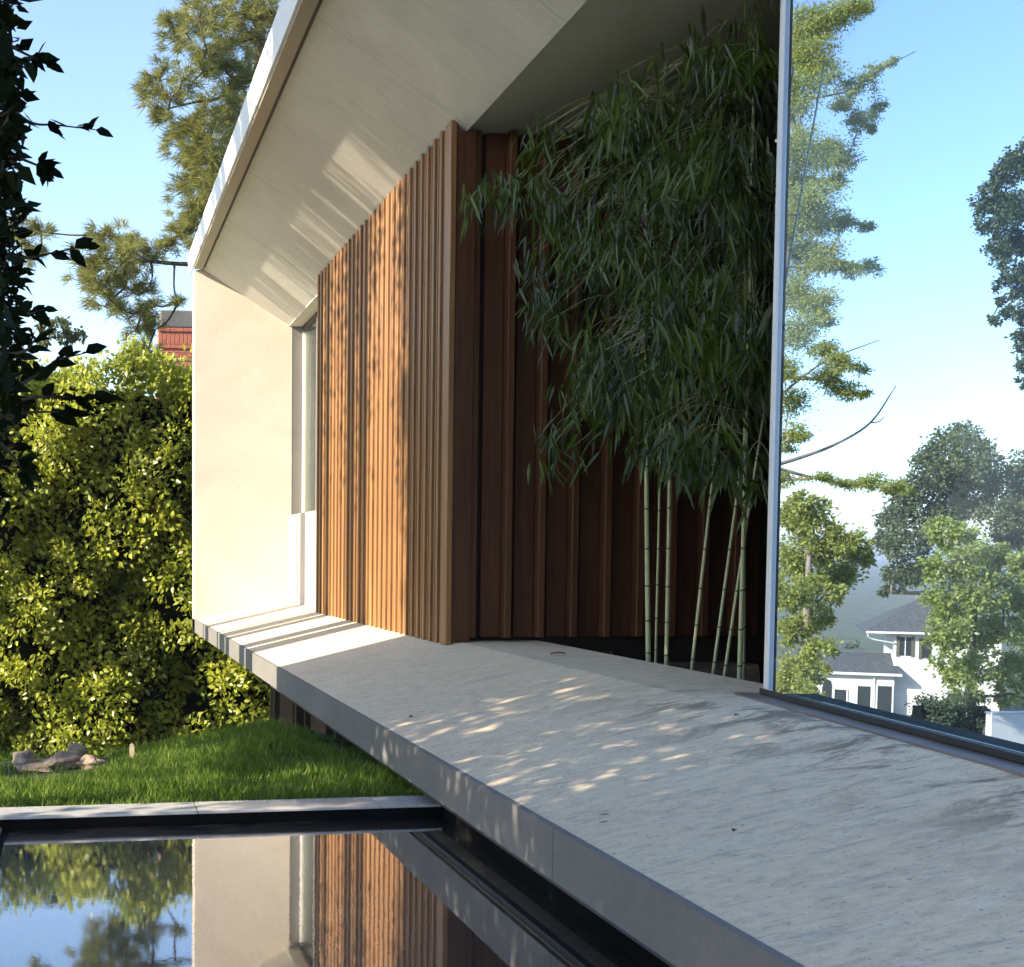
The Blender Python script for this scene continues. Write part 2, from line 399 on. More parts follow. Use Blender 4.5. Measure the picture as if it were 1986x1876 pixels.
M['whitewall'] = plaster_mat('garden_wall', (0.58, 0.58, 0.56), (0.68, 0.68, 0.66))

# ------------------------------------------------------------------ ground, lawn, pool
def ss(a, b, x):
    t = np.clip((x-a)/(b-a), 0, 1); return t*t*(3-2*t)
def ground_h(x, y):
    r = np.hypot(x, y)
    h = EYE - 3.0 - 7.1*ss(16, 62, r) - 6*ss(80, 400, r)
    return h + 0.15*np.sin(x*0.21+1)*np.sin(y*0.17)*ss(10, 30, r)
k = np.linspace(-1, 1, 121); g = np.sign(k)*(np.abs(k)**3*2600 + np.abs(k)*40)
X, Y = np.meshgrid(g, g + 20, indexing='ij'); Z = ground_h(X, Y)
n_ = len(g); idx = np.arange(n_*n_).reshape(n_, n_)
Fq = np.stack([idx[:-1, :-1], idx[1:, :-1], idx[1:, 1:], idx[:-1, 1:]], -1).reshape(-1, 4)
tag(link('ground', mesh_np('ground', np.stack([X, Y, Z], -1).reshape(-1, 3), Fq, True), M['ground']), 'dry hillside ground falling away below the house', 'ground', kind='structure')

# pool geometry: far wall slightly skewed as in the photograph
PX0 = -0.26
def far_y(x): return 4.27 + 0.045*(x - 0.5)
CW = 0.155; CH = 0.05; CHL = 0.015
wv = [(PX0, -1.6, 0), (1.62, -1.6, 0), (1.62, far_y(1.62), 0), (PX0, far_y(PX0), 0)]
tag(link('pool_water', mesh_py('pool_water', wv, [(0, 1, 2, 3)]), M['water']), 'dark still pool water mirroring the house and sky', 'water', kind='structure')
pool = empty('swimming_pool', (0.6, 1.2, -0.5), 'black lined swimming pool with polished granite rim beside the house', 'pool')
extrude_z('pool_wall', [(PX0-0.3, far_y(PX0)), (2.6, far_y(2.6)), (2.6, far_y(2.6)+CW-0.01), (PX0-0.3, far_y(PX0)+CW-0.01)], -1.0, CH-0.0105, M['poolwall'], pool)
extrude_z('pool_wall', [(PX0-0.02, -1.6), (PX0, -1.6), (PX0, far_y(PX0)-0.003), (PX0-0.02, far_y(PX0)-0.003)], -1.0, 0.004, M['poolwall'], pool)
box('pool_floor', (PX0, -1.6, -1.05), (1.62, 4.2, -1.0), M['poolwall'], pool)
xs = [PX0-0.32, 0.42, 1.10, 1.78, 2.55]
for a, b in zip(xs[:-1], xs[1:]):
    extrude_z('coping_stone', [(a+0.0015, far_y(a)-0.012), (b-0.0015, far_y(b)-0.012), (b-0.0015, far_y(b)+CW), (a+0.0015, far_y(a)+CW)], CH-0.010, CH, M['coping'], pool, 0.002)
for a, b in ((-1.6, 0.4), (0.4, 2.2), (2.2, far_y(PX0)-0.014)):
    extrude_z('coping_stone', [(PX0-0.05, a+0.0015), (PX0-0.018, a+0.0015), (PX0-0.018, b-0.0015), (PX0-0.05, b-0.0015)], 0.004, CHL, M['cap'], pool, 0.002)

# lawn mound behind the pool
def lawn_h(x, y):
    z = 0.02 - 0.20*ss(4.5, 6.1, y)
    z = z + 0.22*np.exp(-((x-0.98)/0.48)**2 - ((y-6.1)/0.9)**2) + 0.05*np.exp(-((x-0.3)/0.4)**2 - ((y-5.8)/0.7)**2)
    return z - 2.0*ss(6.6, 11.5, y) - 0.8*ss(2.6, 4.5, np.abs(x-0.6))
gx = np.linspace(-3.6, 4.8, 80); gy = np.linspace(4.40, 12.5, 80)
X, Y = np.meshgrid(gx, gy, indexing='ij'); Z = lawn_h(X, Y) + 0.012*np.sin(X*9)*np.sin(Y*7)
Z[0, :] -= 1.5; Z[-1, :] -= 1.5; Z[:, -1] -= 1.5
idx = np.arange(6400).reshape(80, 80)
Fq = np.stack([idx[:-1, :-1], idx[1:, :-1], idx[1:, 1:], idx[:-1, 1:]], -1).reshape(-1, 4)
tag(link('lawn', mesh_np('lawn', np.stack([X, Y, Z], -1).reshape(-1, 3), Fq, True), M['lawn']), 'sloping lawn mound between the pool and the hedge', 'lawn', kind='structure')
# planting bed along the left side of the pool
gx = np.linspace(-7, PX0-0.052, 30); gy = np.linspace(-2, 13, 50)
X, Y = np.meshgrid(gx, gy, indexing='ij'); Z = -0.03 + 0.03*np.sin(X*5)*np.sin(Y*4) - 2.2*ss(4.4, 8.0, Y)
Z = np.where(Y > 4.4, np.minimum(Z, -0.3), Z)
idx = np.arange(1500).reshape(30, 50)
Fq = np.stack([idx[:-1, :-1], idx[1:, :-1], idx[1:, 1:], idx[:-1, 1:]], -1).reshape(-1, 4)
tag(link('planting_bed', mesh_np('planting_bed', np.stack([X, Y, Z], -1).reshape(-1, 3), Fq, True), M['soil']), 'bare soil planting bed along the left edge of the pool', 'soil', kind='structure')
# bare soil patch showing under the slab
gx = np.linspace(1.25, 3.2, 24); gy = np.linspace(5.2, 8.2, 24)
X, Y = np.meshgrid(gx, gy, indexing='ij'); Z = lawn_h(X, Y) + 0.035 + 0.02*np.sin(X*11)*np.sin(Y*13)
idx = np.arange(576).reshape(24, 24)
Fq = np.stack([idx[:-1, :-1], idx[1:, :-1], idx[1:, 1:], idx[:-1, 1:]], -1).reshape(-1, 4)
tag(link('soil_patch', mesh_np('soil_patch', np.stack([X, Y, Z], -1).reshape(-1, 3), Fq, True), M['soil']), 'bare brown soil under the floating slab', 'soil', kind='structure')

# ------------------------------------------------------------------ the house
Yo, Yi = 13.17, 13.02            # outer / inner end of the end wall face
XS, ZS = 1.26, EYE - 0.738       # slab outer top edge
XC, ZC = 2.272, EYE - 0.536      # crease between splayed sill and level floor
ZB = EYE - 0.882                 # slab underside
SX0, SZ0 = 1.363, EYE + 3.068    # soffit outer edge
SX1, SZ1 = XC, EYE + 2.467       # soffit inner edge
YN = -1.2                        # near end of the house
def fin_y(x): return Yo + (Yi - Yo)*(x - XS)/(2.31 - XS)
def soff_z(x): return SZ0 + (SZ1 - SZ0)*(x - SX0)/(SX1 - SX0)
def slab_z(x): return ZS + (ZC - ZS)*(x - XS)/(XC - XS)
house = empty('modern_house', (2.3, 6.0, 0.0), 'modern house with splayed concrete frame, vertical timber screen and glass wall', 'house')
ED = 0.018
# splayed slab
extrude_y('floor_slab', [(XS+ED, slab_z(XS+ED)), (XC, ZC), (XC, ZB-0.05), (XS+ED, ZB)], YN, Yo, M['slab'], house, y1f=lambda x: fin_y(x) + 0.3)
ej = [YN, 3.08, 7.2, Yo + 0.3]
for a, b in zip(ej[:-1], ej[1:]):
    extrude_y('edge_panel', [(XS, ZS+0.001), (XS+ED-0.001, slab_z(XS+ED)+0.0015), (XS+ED-0.001, ZB+0.002), (XS, ZB+0.002)], a+0.002, b-0.002, M['slab_edge'], house)
box('drip_channel', (XS+0.022, YN, ZB-0.022), (XS+0.045, 8.0, ZB-0.003), M['metal_dark'], house)
box('plinth', (XS+0.065, YN, -1.4), (XS+0.16, 4.27, ZB-0.052), M['plinth'], house)
box('plinth', (XS+0.75, 4.56, -2.4), (XS+0.95, 12.6, ZB-0.055), M['plinth'], house)
# level floor inside the crease
def on_floor(px, py):
    d = ray(px, py); Yd = (ZC-EYE)/d[2]; return np.array([d[0]*Yd, Yd])
GP0 = on_floor(1486, 1350)       # glass line: post end, near end
GPm = on_floor(1986, 1484); GP1n = GP0 + (GPm-GP0)*2.6
PL0, PL1 = on_floor(1105, 1254), on_floor(1484, 1327)   # planter edge
CWR = ray(1494, 1072)[0]         # line of the court wall seen from the terrace
WY = 6.973; WX = 2.172           # timber screen corner
extrude_z('terrace_floor', [(XC+0.001, YN+0.001), (GP1n[0]+0.3, YN+0.001), (GP1n[0]+0.3, GP1n[1]), (GP0[0]+0.012, GP0[1]+0.03), tuple(PL1), tuple(PL0), (PL0[0], WY+0.2), (XC+0.001, WY+0.2)], ZC-0.12, ZC-0.0005, M['slab'], house)
# soffit panels with open joints
sj = [YN] + [1.34, 2.74, 4.14, 5.54, 6.94, 8.34, 9.74, 11.14] + [Yo]
T = 0.03
for i, (a, b) in enumerate(zip(sj[:-1], sj[1:])):
    last = i == len(sj)-2
    extrude_y('soffit_panel', [(SX0, SZ0), (SX1, SZ1), (SX1, SZ1+T), (SX0, SZ0+T)], a+0.002, b-0.002, M['soffit'], house, y1f=(lambda x: fin_y(x)+0.05) if last else None)
extrude_y('roof', [(SX0-0.02, SZ0+T+0.004), (SX1, SZ1+T+0.004), (SX1+0.3, SZ1+T+0.35), (SX1+0.3, SZ0+0.28), (SX0-0.02, SZ0+0.28)], YN, Yo+0.28, M['parapet'], house)
# fascia lip, shadow joint, white parapet face
extrude_y('fascia', [(1.245, SZ0-0.002), (SX0-0.022, SZ0+0.002), (SX0-0.022, SZ0+0.20), (1.245, SZ0+0.20)], YN, Yo-0.05, M['fascia'], house, 0.004)
extrude_y('shadow_joint', [(SX0-0.021, SZ0+0.02), (SX0-0.001, SZ0+0.02), (SX0-0.001, SZ0+0.04), (SX0-0.021, SZ0+0.04)], YN, Yo-0.05, M['metal_dark'], house)
extrude_y('parapet', [(1.242, SZ0+0.012), (1.228, SZ0+0.014), (1.205, SZ0+0.20), (1.242, SZ0+0.20)], YN, Yo+0.28, M['parapet'], house)
# end wall (splayed fin)
def wall_prism(name, x0, x1, back, mat):
    V = []
    for x in (x0, x1):
        for dy in (0, back):
            yy = fin_y(x) + dy
            V += [(x, yy, slab_z(min(x, XC))-0.16), (x, yy, (soff_z(x) if x < SX1 else SZ1)+0.02)]
    return link(name, mesh_py(name, V, [(0, 1, 5, 4), (2, 6, 7, 3), (0, 2, 3, 1), (4, 5, 7, 6), (1, 3, 7, 5), (0, 4, 6, 2)]), mat, house)
V = []
poly = [(XS, slab_z(XS)-0.14), (XS, SZ0-0.005), (SX0, SZ0+0.02), (SX1, SZ1+0.02), (2.31, SZ1+0.02), (2.31, slab_z(XC)-0.1), (XC, slab_z(XC)-0.1)]
V = [(x, fin_y(x), z) for x, z in poly] + [(x, fin_y(x)+0.27, z) for x, z in poly]
n7 = len(poly)
fc = [tuple(range(n7)), tuple(range(2*n7-1, n7-1, -1))] + [(i, (i+1) % n7, n7+(i+1) % n7, n7+i) for i in range(n7)]
link('end_wall', mesh_py('end_wall', V, fc), M['wall'], house)
# window bay between end wall and timber screen
box('low_wall', (XC+0.008, 10.6, ZC-0.1), (XC+0.10, Yi+0.02, EYE+0.408), M['wall'], house, 0.003)
box('sill_ledge', (XC+0.101, 10.6, ZC-0.1), (2.60, Yi+0.2, EYE+0.40), M['wall'], house)
box('window_reveal', (2.311, Yi+0.003, EYE+0.2), (2.62, Yi+0.25, SZ1), M['slab_edge'], house)
box('window_lintel', (XC+0.001, 10.6, SZ1-0.012), (2.72, Yi+0.3, SZ1+0.12), M['soffit'], house)
win = box('window', (2.44, 10.6, EYE+0.403), (2.47, Yi, SZ1-0.014), M['winglass'], house)
box('window_frame', (2.425, Yi-0.035, EYE+0.402), (2.485, Yi+0.001, SZ1-0.013), M['metal'], win)
box('window_frame', (2.425, 12.2, EYE+0.402), (2.485, 12.245, SZ1-0.013), M['metal'], win)
box('window_head', (2.42, 10.6, SZ1-0.07), (2.49, Yi-0.036, SZ1-0.0135), M['metal_dark'], win)
box('room_back_wall', (3.3, 10.0, ZC-0.2), (3.4, Yi+0.3, SZ1), M['ceiling'], house)
box('room_end_wall', (2.63, Yi+0.1, ZC-0.2), (3.4, Yi+0.3, SZ1), M['ceiling'], house)
# timber screen
scr = box('timber_screen', (WX+0.075, WY+0.075, ZC+0.004), (WX+0.13, 11.06, SZ1+0.06), M['backing'], house)
def make_batten(depth0, wd):
    me = box_mesh('batten', (depth0, 0, 0), (0.074, wd, 1.0), 0.0)
    bm = bmesh.new(); bm.from_mesh(me)
    for v in bm.verts:
        v.co.z = soff_z(WX + v.co.x)-0.006 if v.co.z > 0.5 else slab_z(WX + v.co.x)+0.004
    bmesh.ops.bevel(bm, geom=[e for e in bm.edges if abs((e.verts[0].co-e.verts[1].co).z) > 1], offset=0.002, segments=1, affect='EDGES')
    bm.to_mesh(me); bm.free(); return me
bat_a, bat_b = make_batten(0.0, 0.040), make_batten(0.014, 0.022)
for i, y in enumerate(np.arange(WY+0.19, 11.03, 0.1385)):
    link('batten', bat_a, M['wood'], scr, (WX, y, 0))
    link('batten', bat_b, M['wood'], scr, (WX, y-0.033, 0))
# return of the screen: alternating boards and deep battens
x = WX
cb = box('corner_batten', (WX, WY, slab_z(WX)+0.004), (WX+0.035, WY+0.11, soff_z(WX)-0.01), M['wood'], scr, 0.003)
box('return_board', (WX+0.037, WY+0.012, ZC+0.004), (WX+0.155, WY+0.07, SZ1+0.0), M['board'], scr, 0.003)
ret_b = box_mesh('return_board', (0, 0.075, ZC+0.025), (0.120, 0.11, SZ1+0.015), 0.003)
ret_t = box_mesh('return_batten', (0, 0.0, ZC+0.025), (0.042, 0.11, SZ1+0.015), 0.003)
xr = WX + 0.157; CWR = ray(1494, 1072)[0]
while xr < CWR*WY-0.2:
    link('return_batten', ret_t, M['return_wood'], scr, (xr - (0.0 if xr > WX+0.2 else 0.0), WY+0.01 if xr > WX+0.2 else WY+0.045, 0))
    link('return_board', ret_b, M['board'], scr, (xr+0.082, WY+0.01, 0))
    xr += 0.206
box('return_backing', (WX+0.04, WY+0.122, ZC-0.3), (CWR*WY+0.12, WY+0.2, SZ1+0.03), M['backing'], scr)
# recess ceiling (ends on the line of the glass) and dark court wall
CPz = SZ1+0.022
CWX = CWR*6.97
extrude_z('recess_ceiling', [(SX1+0.001, YN), (GP1n[0]+0.03, YN), (GP1n[0]+0.03, GP1n[1]), (GP0[0]+0.02, GP0[1]), (CWX, 6.99), (CWX, WY+0.3), (SX1+0.001, WY+0.3)], CPz, CPz+0.3, M['ceiling'], house)
ra, rb = ray(1491, 1072)[0], ray(1503, 1072)[0]; y0c = GP0[1]+0.03
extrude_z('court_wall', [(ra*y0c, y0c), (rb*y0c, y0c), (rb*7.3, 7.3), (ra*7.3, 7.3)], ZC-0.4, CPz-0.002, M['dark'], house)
extrude_z('court_soil', [(PL1[0]+0.01, PL1[1]+0.02), (CWX-0.1, 6.9), (CWX-0.1, 7.1), (PL0[0]+0.003, 7.1), (PL0[0]+0.003, PL0[1])], ZC-0.4, ZC-0.14, M['soil'], house)
# glass wall: pane, post, track
gd = GP1n - GP0; gl_ = np.linalg.norm(gd); gu = gd/gl_; gn = np.array([gu[1], -gu[0]])     # gn points outward (towards the camera side)
if gn[0] > 0: gn = -gn
def gq(s, o): p = GP0 + gu*s + gn*o; return (p[0], p[1])
GB = ZC + 0.03
pane = extrude_z('glass_wall', [gq(0.032, 0.006), (gq(gl_, 0.006)), gq(gl_, -0.006), gq(0.032, -0.006)], GB, CPz+0.05, M['glass'], house)
extrude_z('glass_post', [gq(0.0, 0.012), gq(0.030, 0.012), gq(0.030, -0.012), gq(0.0, -0.012)], ZC+0.002, CPz-0.003, M['metal'], pane, 0.002)
extrude_z('post_gasket', [gq(-0.002, -0.013), gq(0.031, -0.013), gq(0.031, -0.020), gq(-0.002, -0.020)], ZC+0.002, CPz-0.003, M['metal_dark'], pane)
extrude_z('sill_track', [gq(-0.05, 0.10), gq(gl_, 0.10), gq(gl_, 0.012), gq(-0.05, 0.012)], ZC-0.02, ZC+0.006, M['bronze'], pane, 0.002)
extrude_z('sill_bead', [gq(-0.01, 0.022), gq(gl_, 0.022), gq(gl_, 0.0065), gq(-0.01, 0.0065)], ZC+0.007, ZC+0.028, M['metal_dark'], pane, 0.002)
extrude_z('inner_ledge', [gq(0.02, -0.008), gq(gl_, -0.008), gq(gl_, -0.17), gq(0.02, -0.17)], ZC-0.25, ZC+0.012, M['slate'], house, 0.004)

# ------------------------------------------------------------------ bamboo in the court
def in_poly(px, py, poly):
    poly = np.asarray(poly, float); c = np.zeros(len(px), bool); j = len(poly)-1
    for i in range(len(poly)):
        xi, yi = poly[i]; xj, yj = poly[j]
        hit = ((yi > py) != (yj > py)) & (px < (xj-xi)*(py-yi)/(yj-yi+1e-9)+xi)
        c ^= hit; j = i
    return c
BMASK = [(1500, -20), (1400, 30), (1300, 100), (1270, 135), (1180, 165), (1145, 215), (1150, 260), (1060, 255), (1030, 290), (1050, 330), (1000, 360),
         (960, 352), (895, 385), (905, 420), (950, 440), (985, 395), (1040, 380), (1050, 440), (1015, 500), (1005, 560), (1030, 585), (1050, 640), (1075, 655), (1110, 620),
         (1125, 700), (1100, 760), (1060, 830), (1040, 880), (1085, 915), (1120, 880), (1180, 850), (1200, 890), (1260, 880), (1290, 900), (1340, 930), (1390, 890),
         (1400, 930), (1440, 920), (1490, 960), (1500, 700)]
culms = [  # base px, base py, upper px, upper py, Y, radius, label
    (1256, 1282, 1238, 860, 6.15, 0.0135, 'thickest pale green bamboo culm, leftmost of the bamboos beside the timber screen'),
    (1270, 1283, 1262, 880, 6.35, 0.0075, 'thin bamboo culm just right of the thickest leftmost culm'),
    (1290, 1286, 1280, 900, 6.0, 0.0105, 'third bamboo culm from the left, slightly leaning left'),
    (1340, 1296, 1370, 890, 5.75, 0.0085, 'single bamboo culm leaning right across the dark middle of the court'),
    (1381, 1306, 1414, 950, 5.6, 0.0080, 'slender bamboo culm leaning right, second left of the tall straight one'),
    (1404, 1308, 1432, 1080, 5.45, 0.0075, 'short leaning bamboo culm crossing in front of the tall straight one'),
    (1432, 1314, 1421, 620, 5.4, 0.0115, 'tall straight bamboo culm rising bare through the leaves near the glass post'),
    (1440, 1314, 1426, 930, 5.55, 0.0095, 'rightmost bamboo culm, close behind the tall straight one by the post'),
]
N = 4200
cand_px = rng.uniform(880, 1500, 30000); cand_py = rng.uniform(-30, 1010, 30000)
keep = in_poly(cand_px, cand_py, BMASK); cand_px, cand_py = cand_px[keep], cand_py[keep]
Pts = []
for px, py in zip(cand_px, cand_py):
    d = ray(px, py)
    if px < 1130: Ymin, Ymax = 6.0, 6.85
    else: Ymin, Ymax = max(2.45/d[0], 4.7), min(3.9/d[0], 6.85)
    if Ymax <= Ymin or (px < 1150 and rng.random() < 0.45): continue
    Y_ = rng.uniform(Ymin, Ymax)
    p = np.array([d[0]*Y_, Y_, EYE + d[2]*Y_])
    if p[2] > CPz - 0.08: continue
    Pts.append(p)
Pts = np.array(Pts)
den = np.sin(Pts[:, 0]*7+Pts[:, 2]*4.3)*np.sin(Pts[:, 1]*5.1-Pts[:, 2]*5.7+1)+0.6*np.sin(Pts[:, 2]*9.7+Pts[:, 0]*3)
Pts = Pts[rng.random(len(Pts)) < np.clip(0.42+0.8*den, 0.04, 1)][:900]
spray = [(905, 405), (922, 392), (940, 382), (955, 372), (930, 410), (965, 380), (985, 362), (1000, 372), (1030, 285), (1050, 270), (1070, 262), (1040, 300),
         (1020, 540), (1035, 560), (1025, 505), (1045, 610), (1060, 630), (1060, 850), (1080, 865), (1100, 840), (1075, 880), (1120, 830), (1140, 850)]
Pts = np.concatenate([Pts, np.array([at(px, py-25, 6.35) for px, py in spray])])
cul_roots, cul_info = [], []
for (bx, by, ux, uy, Yc, rad, lab) in culms:
    b = at(bx, by, Yc); u = at(ux, uy, Yc + 0.03)
    d = (u-b)/(u[2]-b[2])
    base = b + d*(ZC-0.16-b[2]); top = b + d*(SZ1-0.12-b[2])
    top[0] += 0.10; top[1] -= 0.05
    if uy < 700: pass
    cul_info.append((base, top, rad, lab))
bases = np.array([c[0] for c in cul_info]); tops = np.array([c[1] for c in cul_info])
tt = ((Pts[:, None, 2]-bases[None, :, 2])/(tops[None, :, 2]-bases[None, :, 2]))[..., None]
axisp = bases[None]+(tops-bases)[None]*tt
own = np.argmin(np.linalg.norm((axisp-Pts[:, None])[..., :2], axis=-1)+rng.uniform(0, 0.5, (len(Pts), len(bases))), axis=1)
for ci, (base, top, rad, lab) in enumerate(cul_info):
    root = empty('bamboo', tuple(base), lab, 'bamboo', 'bamboos in the planted court')
    t = np.linspace(0, 1, 40)
    bow = np.sin(t*np.pi)[:, None]*np.array([[rng.uniform(-0.015, 0.015), rng.uniform(-0.02, 0.02), 0]])
    P = base + (top-base)*t[:, None] + bow
    cul = tubes('culm', [(P, rad*(1-0.45*t))], M['culm'], root, 9)
    rings = []
    zz = np.cumsum(np.linspace(0.16, 0.30, 12)); L_ = np.linalg.norm(top-base)
    for z_ in zz:
        f = z_/L_
        if f > 0.95: break
        c = base + (top-base)*f + np.array([np.interp(f, t, bow[:, 0]), np.interp(f, t, bow[:, 1]), 0])
        ax = (top-base)/L_
        rr = rad*(1-0.45*f)
        rings.append((np.array([c-ax*0.004, c-ax*0.002, c+ax*0.002, c+ax*0.005]), np.array([rr*1.0, rr*1.22, rr*1.22, rr*1.0])))
    for rg in rings: tubes('node_ring', [rg], M['culm_dark'], cul, 9)
    mine = Pts[own == ci]
    if len(mine) == 0: continue
    tw = []
    for p in mine:
        f = np.clip((p[2]+rng.uniform(0.05, 0.5)-base[2])/(top[2]-base[2]), 0.15, 1.0)
        a = base + (top-base)*f
        if rng.random() < 0.7 and np.linalg.norm((a-p)[:2]) < 0.75:
            q = p + rng.normal(size=3)*0.03 + np.array([0, 0, 0.02])
            m_ = (a+q)/2 + np.array([0, 0, 0.10])
            tw.append((curve_pts([a, m_, q], 4), np.linspace(0.0026, 0.0009, 9)))
    if tw: tubes('branch', tw, M['culm'], root, 4)
    k_ = 8
    C = np.repeat(mine, k_, 0) + rng.normal(size=(len(mine)*k_, 3))*0.045
    bd = np.repeat(rand_dirs(len(mine))*np.array([[1, 1, 0.3]]), k_, 0)
    D = bd*0.55 + rng.normal(size=C.shape)*0.35 + np.array([[-0.05, -0.1, -0.95]])
    Nn = rng.normal(size=C.shape)*0.8 + np.array([[-0.7, -0.7, 0.5]])
    L = rng.uniform(0.07, 0.16, len(C)); Wd = L*rng.uniform(0.05, 0.075, len(C))
    V, Fc = leaves(C, D, Nn, L, Wd, 0.35, 0.35, True)
    V[:, 2] = np.minimum(V[:, 2], CPz-0.01)
    V[:, 0] = np.minimum(V[:, 0], (CWR-0.003)*V[:, 1])
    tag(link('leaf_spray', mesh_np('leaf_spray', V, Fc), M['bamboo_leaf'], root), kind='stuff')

# ------------------------------------------------------------------ far hedge behind the end wall
def hedge_like(name, label, x0, x1, y0, y1, z0, z1, nclump, leaf, mat, core, cat='hedge', crad=(0.16, 0.34), per=34, front_only=True, topwave=0.1):
    root = empty(name, ((x0+x1)/2, (y0+y1)/2, z0), label, cat)
    cx = rng.uniform(x0, x1, nclump); cz = rng.uniform(z0, z1, nclump)**1.0
    bumpy = lambda a, b: 0.20*np.sin(a*2.3+b*1.7) + 0.20*np.sin(a*4.1-b*3.3+1) + 0.12*np.sin(a*8.3+b*6.1)
    cy = y0 + rng.uniform(0, 0.35, nclump) + bumpy(cx, cz)
    ntop = nclump//5
    cz[:ntop] = z1 + rng.normal(size=ntop)*topwave + 0.10*np.sin(cx[:ntop]*3.1); cy[:ntop] = rng.uniform(y0, y1, ntop)
    cr = rng.uniform(*crad, nclump)
    Cn = np.stack([cx, cy, cz], 1)
    idx = np.repeat(np.arange(nclump), per)
    dirs = rand_dirs(len(idx)); rr = cr[idx]*rng.uniform(0.35, 1.0, len(idx))
    C = Cn[idx] + dirs*rr[:, None]*np.array([[1, 0.8, 1]])
    D = dirs*0.8 + rng.normal(size=C.shape)*0.6 + np.array([[0, -0.15, 0.25]])
    Nn = dirs*0.3 + rng.normal(size=C.shape)*0.45 + np.array([[-0.8, -0.5, 0.45]])
    L = rng.uniform(0.7, 1.25, len(C))*leaf; Wd = L*rng.uniform(0.26, 0.34, len(C))
    V, Fc = leaves(C, D, Nn, L, Wd, 0.3, 0.15)
    tag(link('foliage', mesh_np('foliage', V, Fc), mat, root), kind='stuff')
    nst = max(2, int((x1-x0)/0.7))
    paths = []
    for i in range(nst):
        xx = x0 + (i+0.5)*(x1-x0)/nst; yy = (y0+y1)/2+rng.uniform(-0.1, 0.1)
        st = tubes('stem', [(curve_pts([(xx, yy, z0-0.1), (xx+rng.uniform(-.1, .1), yy, (z0+z1)/2), (xx+rng.uniform(-.2, .2), yy, z1-0.1)], 5), np.linspace(0.05, 0.012, 11))], M['bark_dark'], root, 6)
    # solid core blocks see-through; the hedge's inner shade is put into its near-black colour
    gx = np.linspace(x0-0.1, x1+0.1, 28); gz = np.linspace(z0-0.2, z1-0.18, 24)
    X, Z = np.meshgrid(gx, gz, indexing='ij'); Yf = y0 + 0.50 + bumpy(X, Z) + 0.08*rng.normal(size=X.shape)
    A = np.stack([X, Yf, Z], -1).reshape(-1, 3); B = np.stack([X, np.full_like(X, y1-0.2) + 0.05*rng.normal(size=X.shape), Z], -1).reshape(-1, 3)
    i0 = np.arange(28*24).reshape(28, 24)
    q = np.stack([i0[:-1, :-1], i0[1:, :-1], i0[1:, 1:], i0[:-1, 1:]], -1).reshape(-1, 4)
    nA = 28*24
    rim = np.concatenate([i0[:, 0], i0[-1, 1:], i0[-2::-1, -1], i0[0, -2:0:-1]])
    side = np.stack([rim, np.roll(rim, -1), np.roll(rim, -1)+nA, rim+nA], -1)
    link('dark_core', mesh_np('dark_core', np.concatenate([A, B]), np.concatenate([q, q[:, ::-1]+nA, side]), True), core, root)
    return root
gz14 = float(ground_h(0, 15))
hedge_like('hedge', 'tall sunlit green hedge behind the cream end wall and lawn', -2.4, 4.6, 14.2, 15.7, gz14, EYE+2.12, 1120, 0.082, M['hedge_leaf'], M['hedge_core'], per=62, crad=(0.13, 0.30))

# ------------------------------------------------------------------ grass
NB = 52000
bx = rng.uniform(-0.75, 2.3, NB); by = 4.42 + rng.beta(1.0, 1.6, NB)*3.4
patch = (bx > 1.45) & (by > 5.3) & (rng.random(NB) < 0.93)
rk = (np.abs(bx+0.0) < 0.42) & (bx < 0.16) & (by > 5.95) & (rng.random(NB) < 0.9)
patch = patch | rk | (by < far_y(bx) + CW + 0.01)
bx, by = bx[~patch], by[~patch]
tuft = 0.6 + 0.8*(np.sin(bx*7.3+by*3.1)*np.sin(by*6.7-bx*2.9)*0.5+0.5)
C = np.stack([bx, by, lawn_h(bx, by)+0.0], 1)
D = np.stack([rng.normal(size=len(bx))*0.38, rng.normal(size=len(bx))*0.38, np.ones(len(bx))], 1)
L = rng.uniform(0.03, 0.085, len(bx))*tuft*np.where(by < 4.5, 0.8, 1.1)
V, Fc = leaves(C, D, rng.normal(size=C.shape), L, rng.uniform(0.0016, 0.0032, len(bx)), 0.3, 0.35)
tag(link('grass', mesh_np('grass', V, Fc), M['grass']), 'fresh green grass blades covering the lawn mound', 'grass', kind='stuff')

